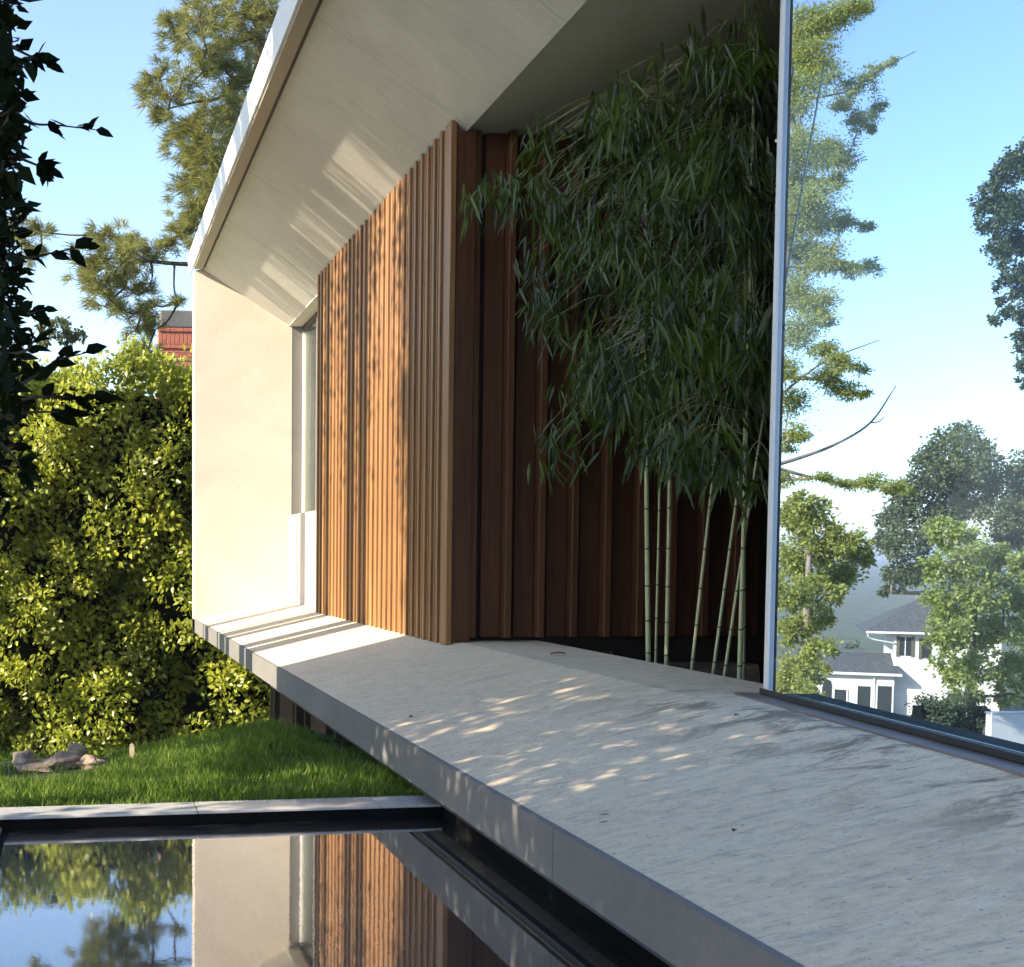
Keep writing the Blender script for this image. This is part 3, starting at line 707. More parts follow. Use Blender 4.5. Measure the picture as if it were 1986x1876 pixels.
# ------------------------------------------------------------------ stake and rocks on the lawn
p = at(256, 1478, 6.25); zg = float(lawn_h(p[0], p[1]))
st = empty('garden_stake', (p[0], p[1], zg), 'pale wooden stake standing upright in the grass before the hedge', 'stake')
h_ = at(255, 1443, 6.25)[2]-zg
V = []; s_ = 0.012
prof = [(-s_, 0), (-s_, h_-0.01), (-s_*0.5, h_), (s_*0.5, h_), (s_, h_-0.01), (s_, 0)]
me = mesh_py('stake_post', [(x, -0.008, z) for x, z in prof]+[(x, 0.008, z) for x, z in prof], [tuple(range(6)), tuple(range(11, 5, -1))]+[(i, (i+1) % 6, 6+(i+1) % 6, 6+i) for i in range(6)])
link('stake_post', me, M['stakewood'], st, (p[0], p[1], zg))
def rock(px, py, Yd, r, lab, sq=(1, 0.8, 0.6)):
    c = at(px, py, Yd); c[2] = float(lawn_h(c[0], c[1])) + r*sq[2]*0.75 + (0.055 if 'upright' in lab else 0.0)
    bm = bmesh.new(); bmesh.ops.create_icosphere(bm, subdivisions=3, radius=r)
    ph = rng.uniform(0, 6, 6)
    for v in bm.verts:
        u = v.co/r
        k2 = 1+0.22*math.sin(3.1*u.x+ph[0])*math.sin(2.7*u.y+ph[1])+0.14*math.sin(6.3*u.z+ph[2]+2*u.x)+0.06*math.sin(13*u.x+ph[3])*math.sin(11*u.y+ph[4])
        v.co = Vector((v.co.x*sq[0]*k2, v.co.y*sq[1]*k2, v.co.z*sq[2]*k2))
    me = bpy.data.meshes.new('rock'); bm.to_mesh(me); bm.free()
    o = link('rock', me, M['rock'], None, tuple(c)); tag(o, lab, 'rock', 'rocks at the foot of the hedge'); o.rotation_euler = (0, 0, rng.uniform(0, 6))
    return o
rock(120, 1492, 6.35, 0.085, 'largest tan rock at the foot of the hedge left of the stake', (1.3, .8, .62))
rock(148, 1473, 6.4, 0.045, 'small upright tan rock on top of the largest rock', (1, .8, 1.0))
rock(65, 1505, 6.3, 0.06, 'low flat tan rock left of the largest rock', (1.7, .8, .5))
rock(175, 1495, 6.3, 0.06, 'small tan rock right of the largest rock, nearest the stake', (1.5, .8, .6))
rock(45, 1490, 6.5, 0.07, 'leftmost reddish tan rock half hidden by the hedge', (1.2, .8, .7))

# ------------------------------------------------------------------ brick chimney
Yc = 22.0
cL = at(313, 640, Yc)[0]; cR = cL + 1.25
zt = at(330, 602, Yc)[2]; zcap = at(330, 636, Yc)[2]; gz = float(ground_h(1.5, Yc))
ch = empty('brick_chimney', ((cL+cR)/2, Yc+0.4, gz), 'red brick chimney with grey concrete cap above the hedge', 'chimney')
box('cap', (cL-0.02, Yc-0.03, zcap), (cR+0.02, Yc+0.85, zt), M['cap'], ch, 0.02)
core = box('chimney_shaft', (cL-0.03, Yc+0.004, gz), (cR-0.01, Yc+0.80, zcap-0.001), M['mortar'], ch)
bh, bl, jt = 0.066, 0.215, 0.011
bme = box_mesh('brick', (0, 0, 0), (bl, 0.10, bh), 0.004); sme = box_mesh('soldier_brick', (0, 0, 0), (bh, 0.10, bl), 0.004)
z = zcap - bh - 0.004; row = 0
while z > EYE + 1.5:
    if row == 1:
        z -= (bl - bh)
        xx = cL-0.05
        while xx + bh < cR: link('brick', sme, M['brick'], core, (xx, Yc-0.006, z)); xx += bh+jt
    else:
        step = (0.03 if row in (0, 2) else -0.10) ; xx = cL - 0.05 + (row % 2)*(bl+jt)/2 - (0.06 if row > 2 else 0.0)
        while xx + bl < cR: link('brick', bme, M['brick'], core, (xx, Yc-(0.03 if row in (0, 2) else 0.006), z)); xx += bl+jt
    z -= bh + jt; row += 1

# ------------------------------------------------------------------ pine
def tuft_needles(C, n, L0, dirbias, spread):
    """needle sprays round twig tips C (m,3)"""
    m = len(C); idx = np.repeat(np.arange(m), n)
    D = unit(dirbias[idx] + rng.normal(size=(m*n, 3))*spread)
    base = C[idx] + rng.normal(size=(m*n, 3))*0.03 - D*0.02
    L = rng.uniform(0.6, 1.1, m*n)*L0
    return leaves(base, D, rng.normal(size=D.shape), L, np.full(m*n, 0.0055), 0.0, 0.45)
pine_px = [(420,10,45),(385,30,40),(350,70,30),(455,40,50),(440,75,40),(480,20,40),(500,70,35),(525,20,30),(545,50,20),(400,95,25),(335,45,22),(415,120,22),
           (310,150,26),(300,175,22),(330,190,20),(355,150,20),(320,230,18),(395,140,20),(430,130,30),(455,160,30),(480,150,28),(440,190,30),(465,210,28),(400,215,25),(380,240,28),
           (360,255,25),(345,275,25),(410,260,25),(440,245,28),(455,265,22),(390,295,28),(370,320,30),(415,310,26),(440,300,22),(385,355,30),(360,365,24),(410,365,28),(430,340,24),
           (400,395,26),(380,410,22),(415,400,20),(345,450,24),(365,440,22),(385,430,20),(335,470,20),(380,475,18),
           (230,465,24),(205,455,18),(250,470,20),(190,490,22),(165,505,20),(180,530,24),(210,515,28),(245,500,26),(270,505,22),(300,500,20),(190,560,22),(215,555,24),(205,590,20),(245,555,18),
           (285,560,16),(295,590,18),(275,610,18),(265,640,16),(300,640,14),(270,680,16),(235,600,12),(80,450,18),(55,470,20),(30,440,22),(70,495,16),(285,690,16),(346,588,6)]
YP = 18.0
pine = empty('pine_tree', (3.1, YP+0.6, float(ground_h(3, 18))), 'tall long needled pine with hanging tufts rising behind the roof edge', 'pine')
tp = [np.array([3.05, YP+0.6, float(ground_h(3, 18))-0.1]), at(505, 600, YP+0.6), at(506, 260, YP+0.6), at(504, 60, YP+0.6), at(512, -200, YP+0.6)]
trunk_line = curve_pts(tp, 10)
tubes('trunk', [(trunk_line, np.linspace(0.17, 0.06, len(trunk_line)))], M['bark_pine'], pine, 9)
cl, dirs, brs = [], [], []
cents = []
for (px, py, r) in pine_px:
    Yq = YP + rng.uniform(-0.7, 0.7); c = at(px, py, Yq); rad = r*YP/F_
    cents.append((c, rad))
    for _ in range(max(5, int(r*0.58))):
        o = rng.normal(size=3)*rad*0.55
        cl.append(c+o); dirs.append(unit(np.array([o[0], o[1], 0.35*o[2]])/max(rad, .01)*0.6 + np.array([-0.15, -0.1, 0.25])))
        if rng.random() < 0.4: brs.append((curve_pts([c-np.array([0, 0, 0.3*rad]), c+o*0.5, c+o], 3), np.linspace(0.009, 0.004, 7)))
nodes = [p for p in trunk_line[8:]] + list(curve_pts([at(430, 505, YP), at(360, 512, YP), at(270, 505, YP), at(190, 500, YP)], 4))
for c, rad in sorted(cents, key=lambda q: np.linalg.norm(q[0][:1]-trunk_line[20][:1])):
    dd = [np.linalg.norm(c-nd) + (0.4*max(0, nd[2]-c[2]-0.4)) for nd in nodes]; a = nodes[int(np.argmin(dd))]
    P = curve_pts([a, (a+c)/2+np.array([rng.uniform(-.05, .05), 0, rng.uniform(-.12, .02)]), c], 5)
    brs.append((P, np.linspace(0.02, 0.009, len(P)))); nodes.append(c)
brs.append((curve_pts([at(505, 470, YP+0.6), at(430, 505, YP), at(360, 512, YP), at(270, 505, YP), at(190, 500, YP)], 6), np.linspace(0.06, 0.012, 25)))
brs.append((curve_pts([at(505, 130, YP+0.6), at(440, 185, YP), at(370, 200, YP), at(310, 215, YP)], 6), np.linspace(0.035, 0.01, 19)))
tubes('branch', brs, M['bark_dark'], pine, 5)
V, Fc = tuft_needles(np.array(cl), 46, 0.22, np.array(dirs)*0.9, 0.5)
tag(link('needles', mesh_np('needles', V, Fc), M['pine_a'], pine), kind='stuff')

# ------------------------------------------------------------------ generic broadleaf tree
def blob_tree(name, label, cat, blobs, Yd, base, leaf, mat, bark, dens=1.0, depth=1.0, trunk_r=0.15, group=None, limbs=True, flat=0.9, extra=None, lw=0.3, feather=False):
    """crown from clumps measured at (px, py, radius px) at Yd metres"""
    root = empty(name, tuple(base), label, cat, group)
    Cs, Dn, br = [], [], []
    sc_ = Yd/F_
    top = max(at(px, py, Yd)[2] for px, py, r in blobs)
    cen = np.mean([at(px, py, Yd) for px, py, r in blobs], axis=0)
    trunk_top = np.array([cen[0]*0.6+base[0]*0.4, cen[1]*0.6+base[1]*0.4, base[2]+(top-base[2])*0.8])
    tl = curve_pts([np.array(base)-np.array([0, 0, .2]), (np.array(base)*0.55+trunk_top*0.45)+np.array([rng.uniform(-.2, .2), 0, 0]), trunk_top], 8)
    cents = []
    for (px, py, r) in blobs:
        rad = r*sc_; c = at(px, py, Yd + rng.uniform(-1, 1)*depth); cents.append((c, rad))
        n = int(max(80, dens*26.0*(rad/leaf)**2*(0.3/lw)))
        nsub = max(5, int(n/45))
        sub = c + rand_dirs(nsub)*(rng.uniform(0.1, 1.0, nsub)**0.5*rad)[:, None]*np.array([[1, 1, flat]])
        ii = rng.integers(0, nsub, n)
        pts = sub[ii] + rng.normal(size=(n, 3))*rad*(0.33 if feather else 0.17)*np.array([[1, 1, 0.45 if feather else 1]])
        Cs.append(pts); Dn.append(unit(pts-c)*0.5+rng.normal(size=(n, 3))*0.7)
    nodes = [(p, trunk_r*0.4) for p in tl[len(tl)//3:]]
    for c, rad in sorted(cents, key=lambda q: np.min([np.linalg.norm(q[0]-t) for t in tl])):
        dd = [np.linalg.norm(c-nd)+0.5*max(0, nd[2]-c[2]) for nd, _ in nodes]; a, ra = nodes[int(np.argmin(dd))]
        P = curve_pts([a, (a+c)/2+rng.normal(size=3)*rad*0.12, c], 4); rb = max(ra*0.75, trunk_r*0.05)
        br.append((P, np.linspace(min(ra, trunk_r*0.3), rb*0.7, len(P)))); nodes.append((c, rb*0.7))
        if feather:
            q_ = P[rng.integers(1, len(P), 260)] + rng.normal(size=(260, 3))*rad*np.array([[0.45, 0.45, 0.18]])
            Cs.append(q_); Dn.append(rng.normal(size=(260, 3))+np.array([[0.3, 0, -0.3]]))
    C = np.concatenate(Cs); D = np.concatenate(Dn)
    L = rng.uniform(0.7, 1.3, len(C))*leaf
    V, Fc = leaves(C, D, rng.normal(size=C.shape)+np.array([[-.3, -.2, .5]]), L, L*lw, 0.3, 0.2)
    link('trunk', mesh_np('trunk', *tube_arrays([(tl, np.linspace(trunk_r, trunk_r*0.35, len(tl)))], 9), True), bark, root)
    if br: tubes('limb', br + (extra or []), bark, root, 6)
    tag(link('crown', mesh_np('crown', V, Fc), mat, root), kind='stuff')
    return root
def gpt(px, Yd):
    d = ray(px, 1072); return (d[0]*Yd, Yd, float(ground_h(d[0]*Yd, Yd)))
# small tree left above the hedge and dark shrubs behind it
blob_tree('small_tree', 'small dark green tree top peeking over the hedge at left', 'tree', [(95,640,22),(120,630,20),(145,645,18),(160,655,12),(105,620,12),(85,655,18),(130,655,16)], 19, gpt(110, 19), 0.07, M['leaf_oak'], M['bark_dark'], 1.2, 0.3, 0.08)
blob_tree('background_shrub', 'dark shrub between the hedge top and the hanging pine tufts', 'shrub', [(245,700,16),(262,690,14),(230,708,14),(290,705,16),(270,712,18)], 17.5, gpt(255, 17.5), 0.06, M['leaf_oak'], M['bark_dark'], 1.2, 0.3, 0.06)

# ------------------------------------------------------------------ view beyond the glass
Ya = 17.0
xtra = [(curve_pts([at(1495,905,Ya), at(1560,885,Ya), at(1620,862,Ya), at(1688,820,Ya), at(1738,748,Ya)], 6), np.linspace(0.035, 0.008, 25)),
        (curve_pts([at(1688,820,Ya), at(1705,818,Ya), at(1715,808,Ya)], 4), np.linspace(0.012, 0.005, 9)),
        (curve_pts([at(1495,905,Ya), at(1570,925,Ya), at(1650,942,Ya), at(1750,948,Ya)], 6), np.linspace(0.03, 0.008, 19)),
        (curve_pts([at(1530,195,Ya), at(1580,190,Ya), at(1650,175,Ya), at(1700,140,Ya), at(1775,100,Ya)], 6), np.linspace(0.02, 0.006, 25)),
        (curve_pts([at(1520,70,Ya), at(1570,55,Ya), at(1620,30,Ya), at(1680,0,Ya)], 6), np.linspace(0.02, 0.006, 19)),
        (curve_pts([at(1500,515,Ya), at(1580,520,Ya), at(1650,525,Ya), at(1720,520,Ya)], 6), np.linspace(0.02, 0.006, 19)),
        (curve_pts([at(1520,760,Ya), at(1600,700,Ya), at(1650,680,Ya), at(1705,660,Ya)], 6), np.linspace(0.02, 0.006, 19))]
blob_tree('feathery_tree', 'tall feathery yellow green tree seen through the glass right beside the post', 'tree',
    [(1560,50,40),(1600,40,36),(1640,20,30),(1675,10,18),(1535,110,36),(1575,110,38),(1560,170,42),(1535,220,30),(1600,140,26),(1640,200,20),(1660,160,22),(1690,140,16),(1730,118,12),(1665,235,20),(1690,250,10),(1700,210,14),
     (1550,290,46),(1600,300,36),(1640,310,22),(1535,350,40),(1580,380,40),(1620,355,18),(1540,430,44),(1595,430,34),(1640,425,20),(1680,440,14),(1545,500,46),(1600,500,34),(1650,525,20),(1690,520,20),(1535,570,42),(1580,590,34),(1540,640,40),(1600,620,22),
     (1590,680,26),(1630,700,22),(1665,712,16),(1600,735,26),(1640,760,22),(1675,765,12),(1520,720,30),(1530,780,34),(1550,840,22),(1520,860,22),(1600,925,14),(1640,938,16),(1690,936,20),(1735,945,20),(1765,955,10),(1520,930,16)],
    Ya, gpt(1425, 17.4), 0.052, M['leaf_cedar'], M['bark_pale'], 1.7, 0.9, 0.13, extra=xtra, lw=0.16, feather=True)
blob_tree('rounded_tree', 'rounded yellow green tree below the feathery tree beside the neighbouring house', 'tree',
    [(1530,1000,36),(1575,1000,44),(1560,970,26),(1640,1050,36),(1600,1060,44),(1540,1080,50),(1620,1110,42),(1665,1085,28),(1680,1060,14),(1530,1150,40),(1580,1150,40),(1620,1150,22),(1545,1220,36),(1580,1200,30),(1590,1260,28),(1550,1300,40),(1585,1310,26),(1520,1330,30),(1560,1350,30),(1600,1200,20)],
    32.0, gpt(1545, 32), 0.12, M['leaf_cedar'], M['bark_pale'], 2.2, 1.4, 0.2, lw=0.28)
blob_tree('oak_tree', 'big dark grey green oak rising behind the neighbouring house', 'tree',
    [(1840,870,44),(1890,880,44),(1870,845,26),(1800,920,40),(1850,930,50),(1920,920,44),(1960,940,40),(1990,900,34),(1770,960,42),(1740,1010,38),(1720,1050,26),(1760,1050,46),(1745,1110,34),(1775,1110,36),(1830,990,44),(1890,970,40),(1950,1000,44),(1990,980,40),(2000,1040,40),(1950,1050,26),(1730,1150,18)],
    76.0, gpt(1850, 76), 0.26, M['leaf_oak'], M['bark_pale'], 2.0, 3.5, 0.6)
blob_tree('bright_tree', 'bright yellow green leafy tree in front of the oak at far right', 'tree',
    [(1835,1035,34),(1860,1050,36),(1880,1085,40),(1815,1100,30),(1840,1110,40),(1920,1080,36),(1960,1085,34),(1990,1100,36),(1840,1170,44),(1900,1150,44),(1955,1150,44),(1995,1170,40),(1840,1230,42),(1890,1230,42),(1945,1220,42),(1990,1240,40),(1840,1295,40),(1890,1300,40),(1945,1290,40),(1990,1300,36),(1870,1345,24),(1960,1345,30),(1995,1360,24)],
    40.0, gpt(1870, 40), 0.16, M['leaf_bright'], M['bark_dark'], 1.9, 2.0, 0.2)
blob_tree('hanging_tree', 'dark leafy branch hanging into the sky at the right edge', 'tree',
    [(1935,350,30),(1965,330,34),(1990,310,36),(1915,390,28),(1950,400,38),(1985,400,36),(1930,440,30),(1965,460,38),(1995,470,36),(1940,490,28),(1970,530,34),(1995,560,34),(1950,570,20),(1980,610,30),(1940,620,14),(1925,615,10),(1985,660,28),(1995,710,26),(1985,745,16)],
    25.0, gpt(2100, 26), 0.085, M['leaf_dark'], M['bark_dark'], 2.0, 0.8, 0.2)
blob_tree('distant_tree', 'small hazy round tree on the skyline left of the neighbouring house', 'tree', [(1640,1258,18),(1660,1262,16),(1625,1268,14),(1648,1275,20)], 130.0, gpt(1645, 130), 0.5, M['leaf_oak'], M['bark_dark'], 1.2, 1.0, 0.4)

# neighbouring house
Yh = 70.0; q = Yh/F_
o = at(1730, 1386, Yh)
nh = empty('neighbour_house', tuple(o), 'two storey cream house with grey roofs seen through the glass', 'house')
nh.rotation_euler = (0, 0, R(-30))
def hb(name, x0, y0, z0, x1, y1, z1, mat, par=nh, bev=0.0): return box(name, (o[0]+x0, o[1]+y0, o[2]+z0), (o[0]+x1, o[1]+y1, o[2]+z1), mat, par, bev)
def hp(px): return (px-1742)*q
def hz(py): return (1395-py)*q
mw = hb('main_wall', 0, 0, -1.5, 5.6, 6, hz(1226), M['stucco'])
e0 = -1.6
zE = hz(1226); zR = hz(1172)
V = [(o[0]+e0, o[1]-0.6, o[2]+zE), (o[0]+6.4, o[1]-0.6, o[2]+zE), (o[0]+6.4, o[1]+6.6, o[2]+zE), (o[0]+e0, o[1]+6.6, o[2]+zE),
     (o[0]+1.6, o[1]+3, o[2]+zR+0.3), (o[0]+4.0, o[1]+3, o[2]+zR+0.3)]
V = V + [(v[0], v[1], v[2]+0.14) for v in V]
fc = [(3, 2, 1, 0), (0, 1, 7, 6), (1, 2, 8, 7), (2, 3, 9, 8), (3, 0, 6, 9), (6, 7, 11, 10), (7, 8, 11), (8, 9, 10, 11), (9, 6, 10)]
V = [v for i, v in enumerate(V) if i not in (4, 5)]
rm = {0:0,1:1,2:2,3:3,6:4,7:5,8:6,9:7,10:8,11:9}
rf = link('main_roof', mesh_py('main_roof', V, [tuple(rm[i] for i in f) for f in fc]), M['shingle'], nh)
hb('gutter', e0, -0.70, zE+0.0, 6.4, -0.61, zE+0.12, M['trim'], rf)
tubes('downpipe', [(curve_pts([(o[0]+e0+.1, o[1]-.6, o[2]+zE), (o[0]+e0+.3, o[1]-.4, o[2]+zE-.35), (o[0]+0.0, o[1]-.1, o[2]+zE-0.62)], 5), np.full(11, 0.05))], M['trim'], rf, 6)
wn = hb('window', hp(1752), -0.03, hz(1272), hp(1772), 0.02, hz(1234), M['pane_dark'])
hb('shutter', hp(1746), -0.06, hz(1274), hp(1751.5), -0.005, hz(1232), M['shutter'], wn); hb('shutter', hp(1772.5), -0.06, hz(1274), hp(1778), -0.005, hz(1232), M['shutter'], wn)
hb('mullion', hp(1761), -0.05, hz(1272), hp(1762.5), -0.031, hz(1234), M['trim'], wn)
wn = hb('window', hp(1792), -0.03, hz(1276), hp(1808), 0.02, hz(1236), M['pane_dark']); hb('shutter', hp(1786), -0.06, hz(1278), hp(1791.5), -0.005, hz(1234), M['shutter'], wn)
# single storey wing
ww = hb('wing_wall', hp(1606), -0.8, -1.5, -0.01, 4.4, hz(1306), M['stucco'])
V = [(hp(1596), -1.2, hz(1308)), (hp(1756), -1.2, hz(1308)), (hp(1756), 4.8, hz(1308)), (hp(1596), 4.8, hz(1308)), (hp(1604), 1.8, hz(1272)), (hp(1744), 1.8, hz(1272))]
V = [(o[0]+a, o[1]+b, o[2]+c) for a, b, c in V]
link('wing_roof', mesh_py('wing_roof', V, [(0, 3, 2, 1), (0, 1, 5, 4), (1, 2, 5), (2, 3, 4, 5), (3, 0, 4)]), M['shingle'], nh)
hb('eave_board', hp(1598), -1.22, hz(1312), hp(1754), -1.14, hz(1307), M['trim'], ww)
# arched opening
ap = [(hp(1611), -0.2), (hp(1611), hz(1342)), (hp(1613), hz(1332)), (hp(1617), hz(1326)), (hp(1622), hz(1325)), (hp(1627), hz(1328)), (hp(1629), hz(1338)), (hp(1629), -0.2)]
V = [(o[0]+a, o[1]-0.83, o[2]+c) for a, c in ap] + [(o[0]+a, o[1]-0.79, o[2]+c) for a, c in ap]
link('arched_opening', mesh_py('arched_opening', V, [tuple(range(8)), tuple(range(15, 7, -1))]+[(i, (i+1) % 8, 8+(i+1) % 8, 8+i) for i in range(8)]), M['pane_dark'], nh)
for a, b, t_ in ((1634, 1656, 1345), (1676, 1700, 1336), (1712, 1738, 1334)):
    d_ = hb('glazed_door', hp(a), -0.84, -0.2, hp(b), -0.79, hz(t_), M['pane_dark'])
    hb('door_frame', hp(a)-0.08, -0.87, -0.2, hp(a), -0.80, hz(t_)+0.05, M['trim'], d_); hb('door_frame', hp(b), -0.87, -0.2, hp(b)+0.08, -0.80, hz(t_)+0.05, M['trim'], d_)
hb('downpipe', hp(1704), -0.90, -0.2, hp(1707), -0.82, hz(1312), M['trim'])
# clipped hedge and white garden wall, nearer than the house
Yw = 36.0
a = at(1815, 1362, Yw); b = at(1922, 1412, Yw)
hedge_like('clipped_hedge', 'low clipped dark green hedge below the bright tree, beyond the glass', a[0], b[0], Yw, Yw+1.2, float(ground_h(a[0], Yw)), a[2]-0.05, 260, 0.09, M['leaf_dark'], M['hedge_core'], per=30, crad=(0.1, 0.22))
a = at(1924, 1382, Yw-0.5); b = at(2080, 1430, Yw-0.5); gz = float(ground_h(a[0], Yw))
gwl = empty('garden_wall', ((a[0]+b[0])/2, Yw-0.4, gz), 'low white garden wall at the right end of the clipped hedge', 'wall')
box('wall_body', (a[0], Yw-0.5, gz-0.1), (b[0], Yw-0.25, a[2]-0.05), M['whitewall'], gwl)
box('wall_cap', (a[0]-0.03, Yw-0.53, a[2]-0.049), (b[0]+0.03, Yw-0.22, a[2]), M['whitewall'], gwl, 0.01)

# ------------------------------------------------------------------ dark foliage at the left edge (near the camera)
nl = empty('ficus_shrub', (-0.75, 2.6, -0.05), 'dark silhouetted leafy shrub at the left edge beside the pool', 'shrub')
paths = []; tips = []
for i in range(85):
    zb = EYE + rng.uniform(0.25, 1.75) if i > 10 else EYE + rng.uniform(0, 1.5)
    Yb = rng.uniform(2.2, 3.3)
    px_edge = 14 + 24*rng.random() + 10*math.sin((zb-EYE)*4.1)
    if zb < EYE + 0.1: px_edge *= 0.45
    xb = at(px_edge, 1072, Yb)[0]
    a = np.array([-0.85+rng.uniform(-.1, .1), Yb+rng.uniform(-.3, .3), zb-rng.uniform(0.1, 0.35)]); b = np.array([xb, Yb, zb])
    P = curve_pts([a, (a+b)/2+np.array([0, 0, rng.uniform(0, 0.1)]), b], 6); paths.append((P, np.linspace(0.006, 0.0016, len(P)))); tips.append(P)
def sprig(pts, Yd):
    P = curve_pts([at(px, py, Yd) for px, py in pts], 6); paths.append((P, np.linspace(0.004, 0.0012, len(P)))); tips.append(P[2:])
sprig([(10, 200), (60, 238), (110, 243), (185, 252)], 2.7); sprig([(20, 90), (60, 110), (92, 122)], 2.7); sprig([(20, 300), (70, 320), (95, 330)], 2.6)
sprig([(10, 500), (60, 500), (105, 490), (165, 478)], 2.5); sprig([(10, 760), (60, 735), (110, 700), (165, 685)], 2.2); sprig([(5, 600), (50, 610), (85, 600)], 2.4)
sprig([(10, 690), (50, 680), (70, 655)], 2.1); sprig([(0, 790), (60, 772), (130, 770), (190, 773)], 2.2); sprig([(0, 810), (60, 800), (140, 800)], 2.3); sprig([(0, 860), (30, 890), (45, 920)], 2.3)
tubes('twig', paths, M['bark_dark'], nl, 5)
C, D = [], []
for P in tips:
    n2 = 26 if len(P) == 13 else 11
    ii = (rng.uniform(0.15, 1, n2)**0.7*(len(P)-1)).astype(int)
    tdir = unit(P[-1]-P[0])
    C.append(P[ii]); D.append(tdir[None]*0.6 + rng.normal(size=(n2, 3))*0.55 + np.array([[0.1, 0, 0.05]]))
    C.append(P[-1][None]); D.append(tdir[None])
C = np.concatenate(C); D = np.concatenate(D)
L = rng.uniform(0.028, 0.052, len(C)); V, Fc = leaves(C, D, rng.normal(size=C.shape)+np.array([[0, -.5, .6]]), L, L*rng.uniform(.2, .3, len(L)), 0.25, 0.3, True)
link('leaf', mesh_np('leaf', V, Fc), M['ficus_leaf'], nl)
# body of the shrub
n3 = 110000
C = np.stack([rng.uniform(-1.3, -0.05, n3), rng.uniform(1.5, 3.7, n3), EYE + rng.uniform(-0.9, 3.5, n3)], 1)
ang = np.arctan2(C[:, 0], C[:, 1]) - YAW
pxs = CX + F_*np.tan(ang)
wob = 34 + 16*np.sin(C[:, 2]*3.7+1) + 12*np.sin(C[:, 2]*9.1+C[:, 1]*2) - 4 - 300*(C[:, 2] < EYE+0.16+0.1*np.sin(C[:, 1]*9))
C = C[(pxs < wob) & ~((C[:, 0] < -0.38) & (C[:, 1] > 2.3) & (C[:, 2] > 1.0) & (C[:, 2] < 2.3)) & ((C[:, 0] > -0.75) | (rng.random(len(C)) < 0.12))]
L = rng.uniform(0.026, 0.048, len(C)); V, Fc = leaves(C, rng.normal(size=C.shape), rng.normal(size=C.shape), L, L*0.27, 0.25, 0.2)
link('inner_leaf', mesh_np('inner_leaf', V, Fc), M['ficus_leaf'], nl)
tubes('stem', [(curve_pts([(-0.8+dx, 2.6+dy, -0.1), (-0.8+dx*1.4, 2.6+dy*1.4, 1.8), (-0.85+dx*1.8, 2.6+dy*2, 4.0)], 6), np.linspace(0.035, 0.01, 13)) for dx, dy in ((0, 0), (-.3, .4), (.02, -.5), (-.5, -.2))], M['bark_dark'], nl, 7)

# ------------------------------------------------------------------ trees out of frame on the left that shade the terrace
def shade_row(name, label, x0, x1, y0, y1, z0, z1, n, leaf, gaps=()):
    root = empty(name, ((x0+x1)/2, (y0+y1)/2, z0-0.6), label, 'hedge')
    C = np.stack([rng.uniform(x0, x1, n), rng.uniform(y0, y1, n), rng.uniform(z0, z1, n)], 1)
    win = (C[:, 1] > 1.9) & (C[:, 1] < 3.9) & (C[:, 2] > 2.0) & (C[:, 2] < 3.15)
    low = (C[:, 2] < 2.0 + 0.08*np.sin(C[:, 1]*7))
    C = C[~((win & (rng.random(n) < 0.63)) | (low & (rng.random(n) < 0.95)))]; n = len(C)  # hedge shaped for the light: thinned for slab flecks, cleared low for lawn sun
    L = rng.uniform(0.7, 1.3, n)*leaf
    V, Fc = leaves(C, rng.normal(size=C.shape), rng.normal(size=C.shape)+np.array([[-0.9, 0, .3]]), L, L*0.34, 0.2, 0.2)
    link('foliage', mesh_np('foliage', V, Fc), M['ficus_leaf'], root)
    for i in range(int((y1-y0)/0.7)):
        yy = y0+0.35+i*0.7
        tubes('stem', [(curve_pts([((x0+x1)/2, yy, z0-1.2), ((x0+x1)/2, yy+.05, (z0+z1)/2), ((x0+x1)/2, yy, z1)], 5), np.linspace(0.05, 0.015, 11))], M['bark_dark'], root, 7)
    return root
shade_row('tall_hedge', 'leafy hedge along the left side of the pool, out of frame', -3.3, -2.2, -1.5, 6.15, 0.3, 3.35, 150000, 0.075)
for (ty, lab) in ((-2.6, 'added unseen tree blocking the sun far left of the pool, nearest the camera'), (-0.2, 'added unseen tree blocking the sun far left of the pool, second from the camera'), (2.4, 'added unseen tree blocking the sun far left of the pool, third from the camera')):
    root = empty('sun_block_tree', (-14.0, ty, -1.0), lab, 'tree', 'added sun blocking trees left of the pool')  # unseen tree, added to keep direct sun off the bamboo court
    tubes('trunk', [(curve_pts([(-14.0, ty, -1.2), (-13.9, ty+.1, 4), (-14.0, ty, 12.5)], 6), np.linspace(0.3, 0.1, 13))], M['bark_pale'], root, 9)
    C = np.array([-14.0, ty, 11.4]) + rand_dirs(11000)*(rng.uniform(0, 1, 11000)**0.45)[:, None]*np.array([[1.6, 2.0, 2.5]])
    if ty > 2: C[:, 1] = np.minimum(C[:, 1], 2.7 + rng.uniform(-.5, 0.3, len(C)))
    L = rng.uniform(0.7, 1.3, len(C))*0.20
    tag(link('crown', mesh_np('crown', *leaves(C, rng.normal(size=C.shape), rng.normal(size=C.shape), L, L*0.34, 0.2, 0.2)), M['leaf_dark'], root), kind='stuff')
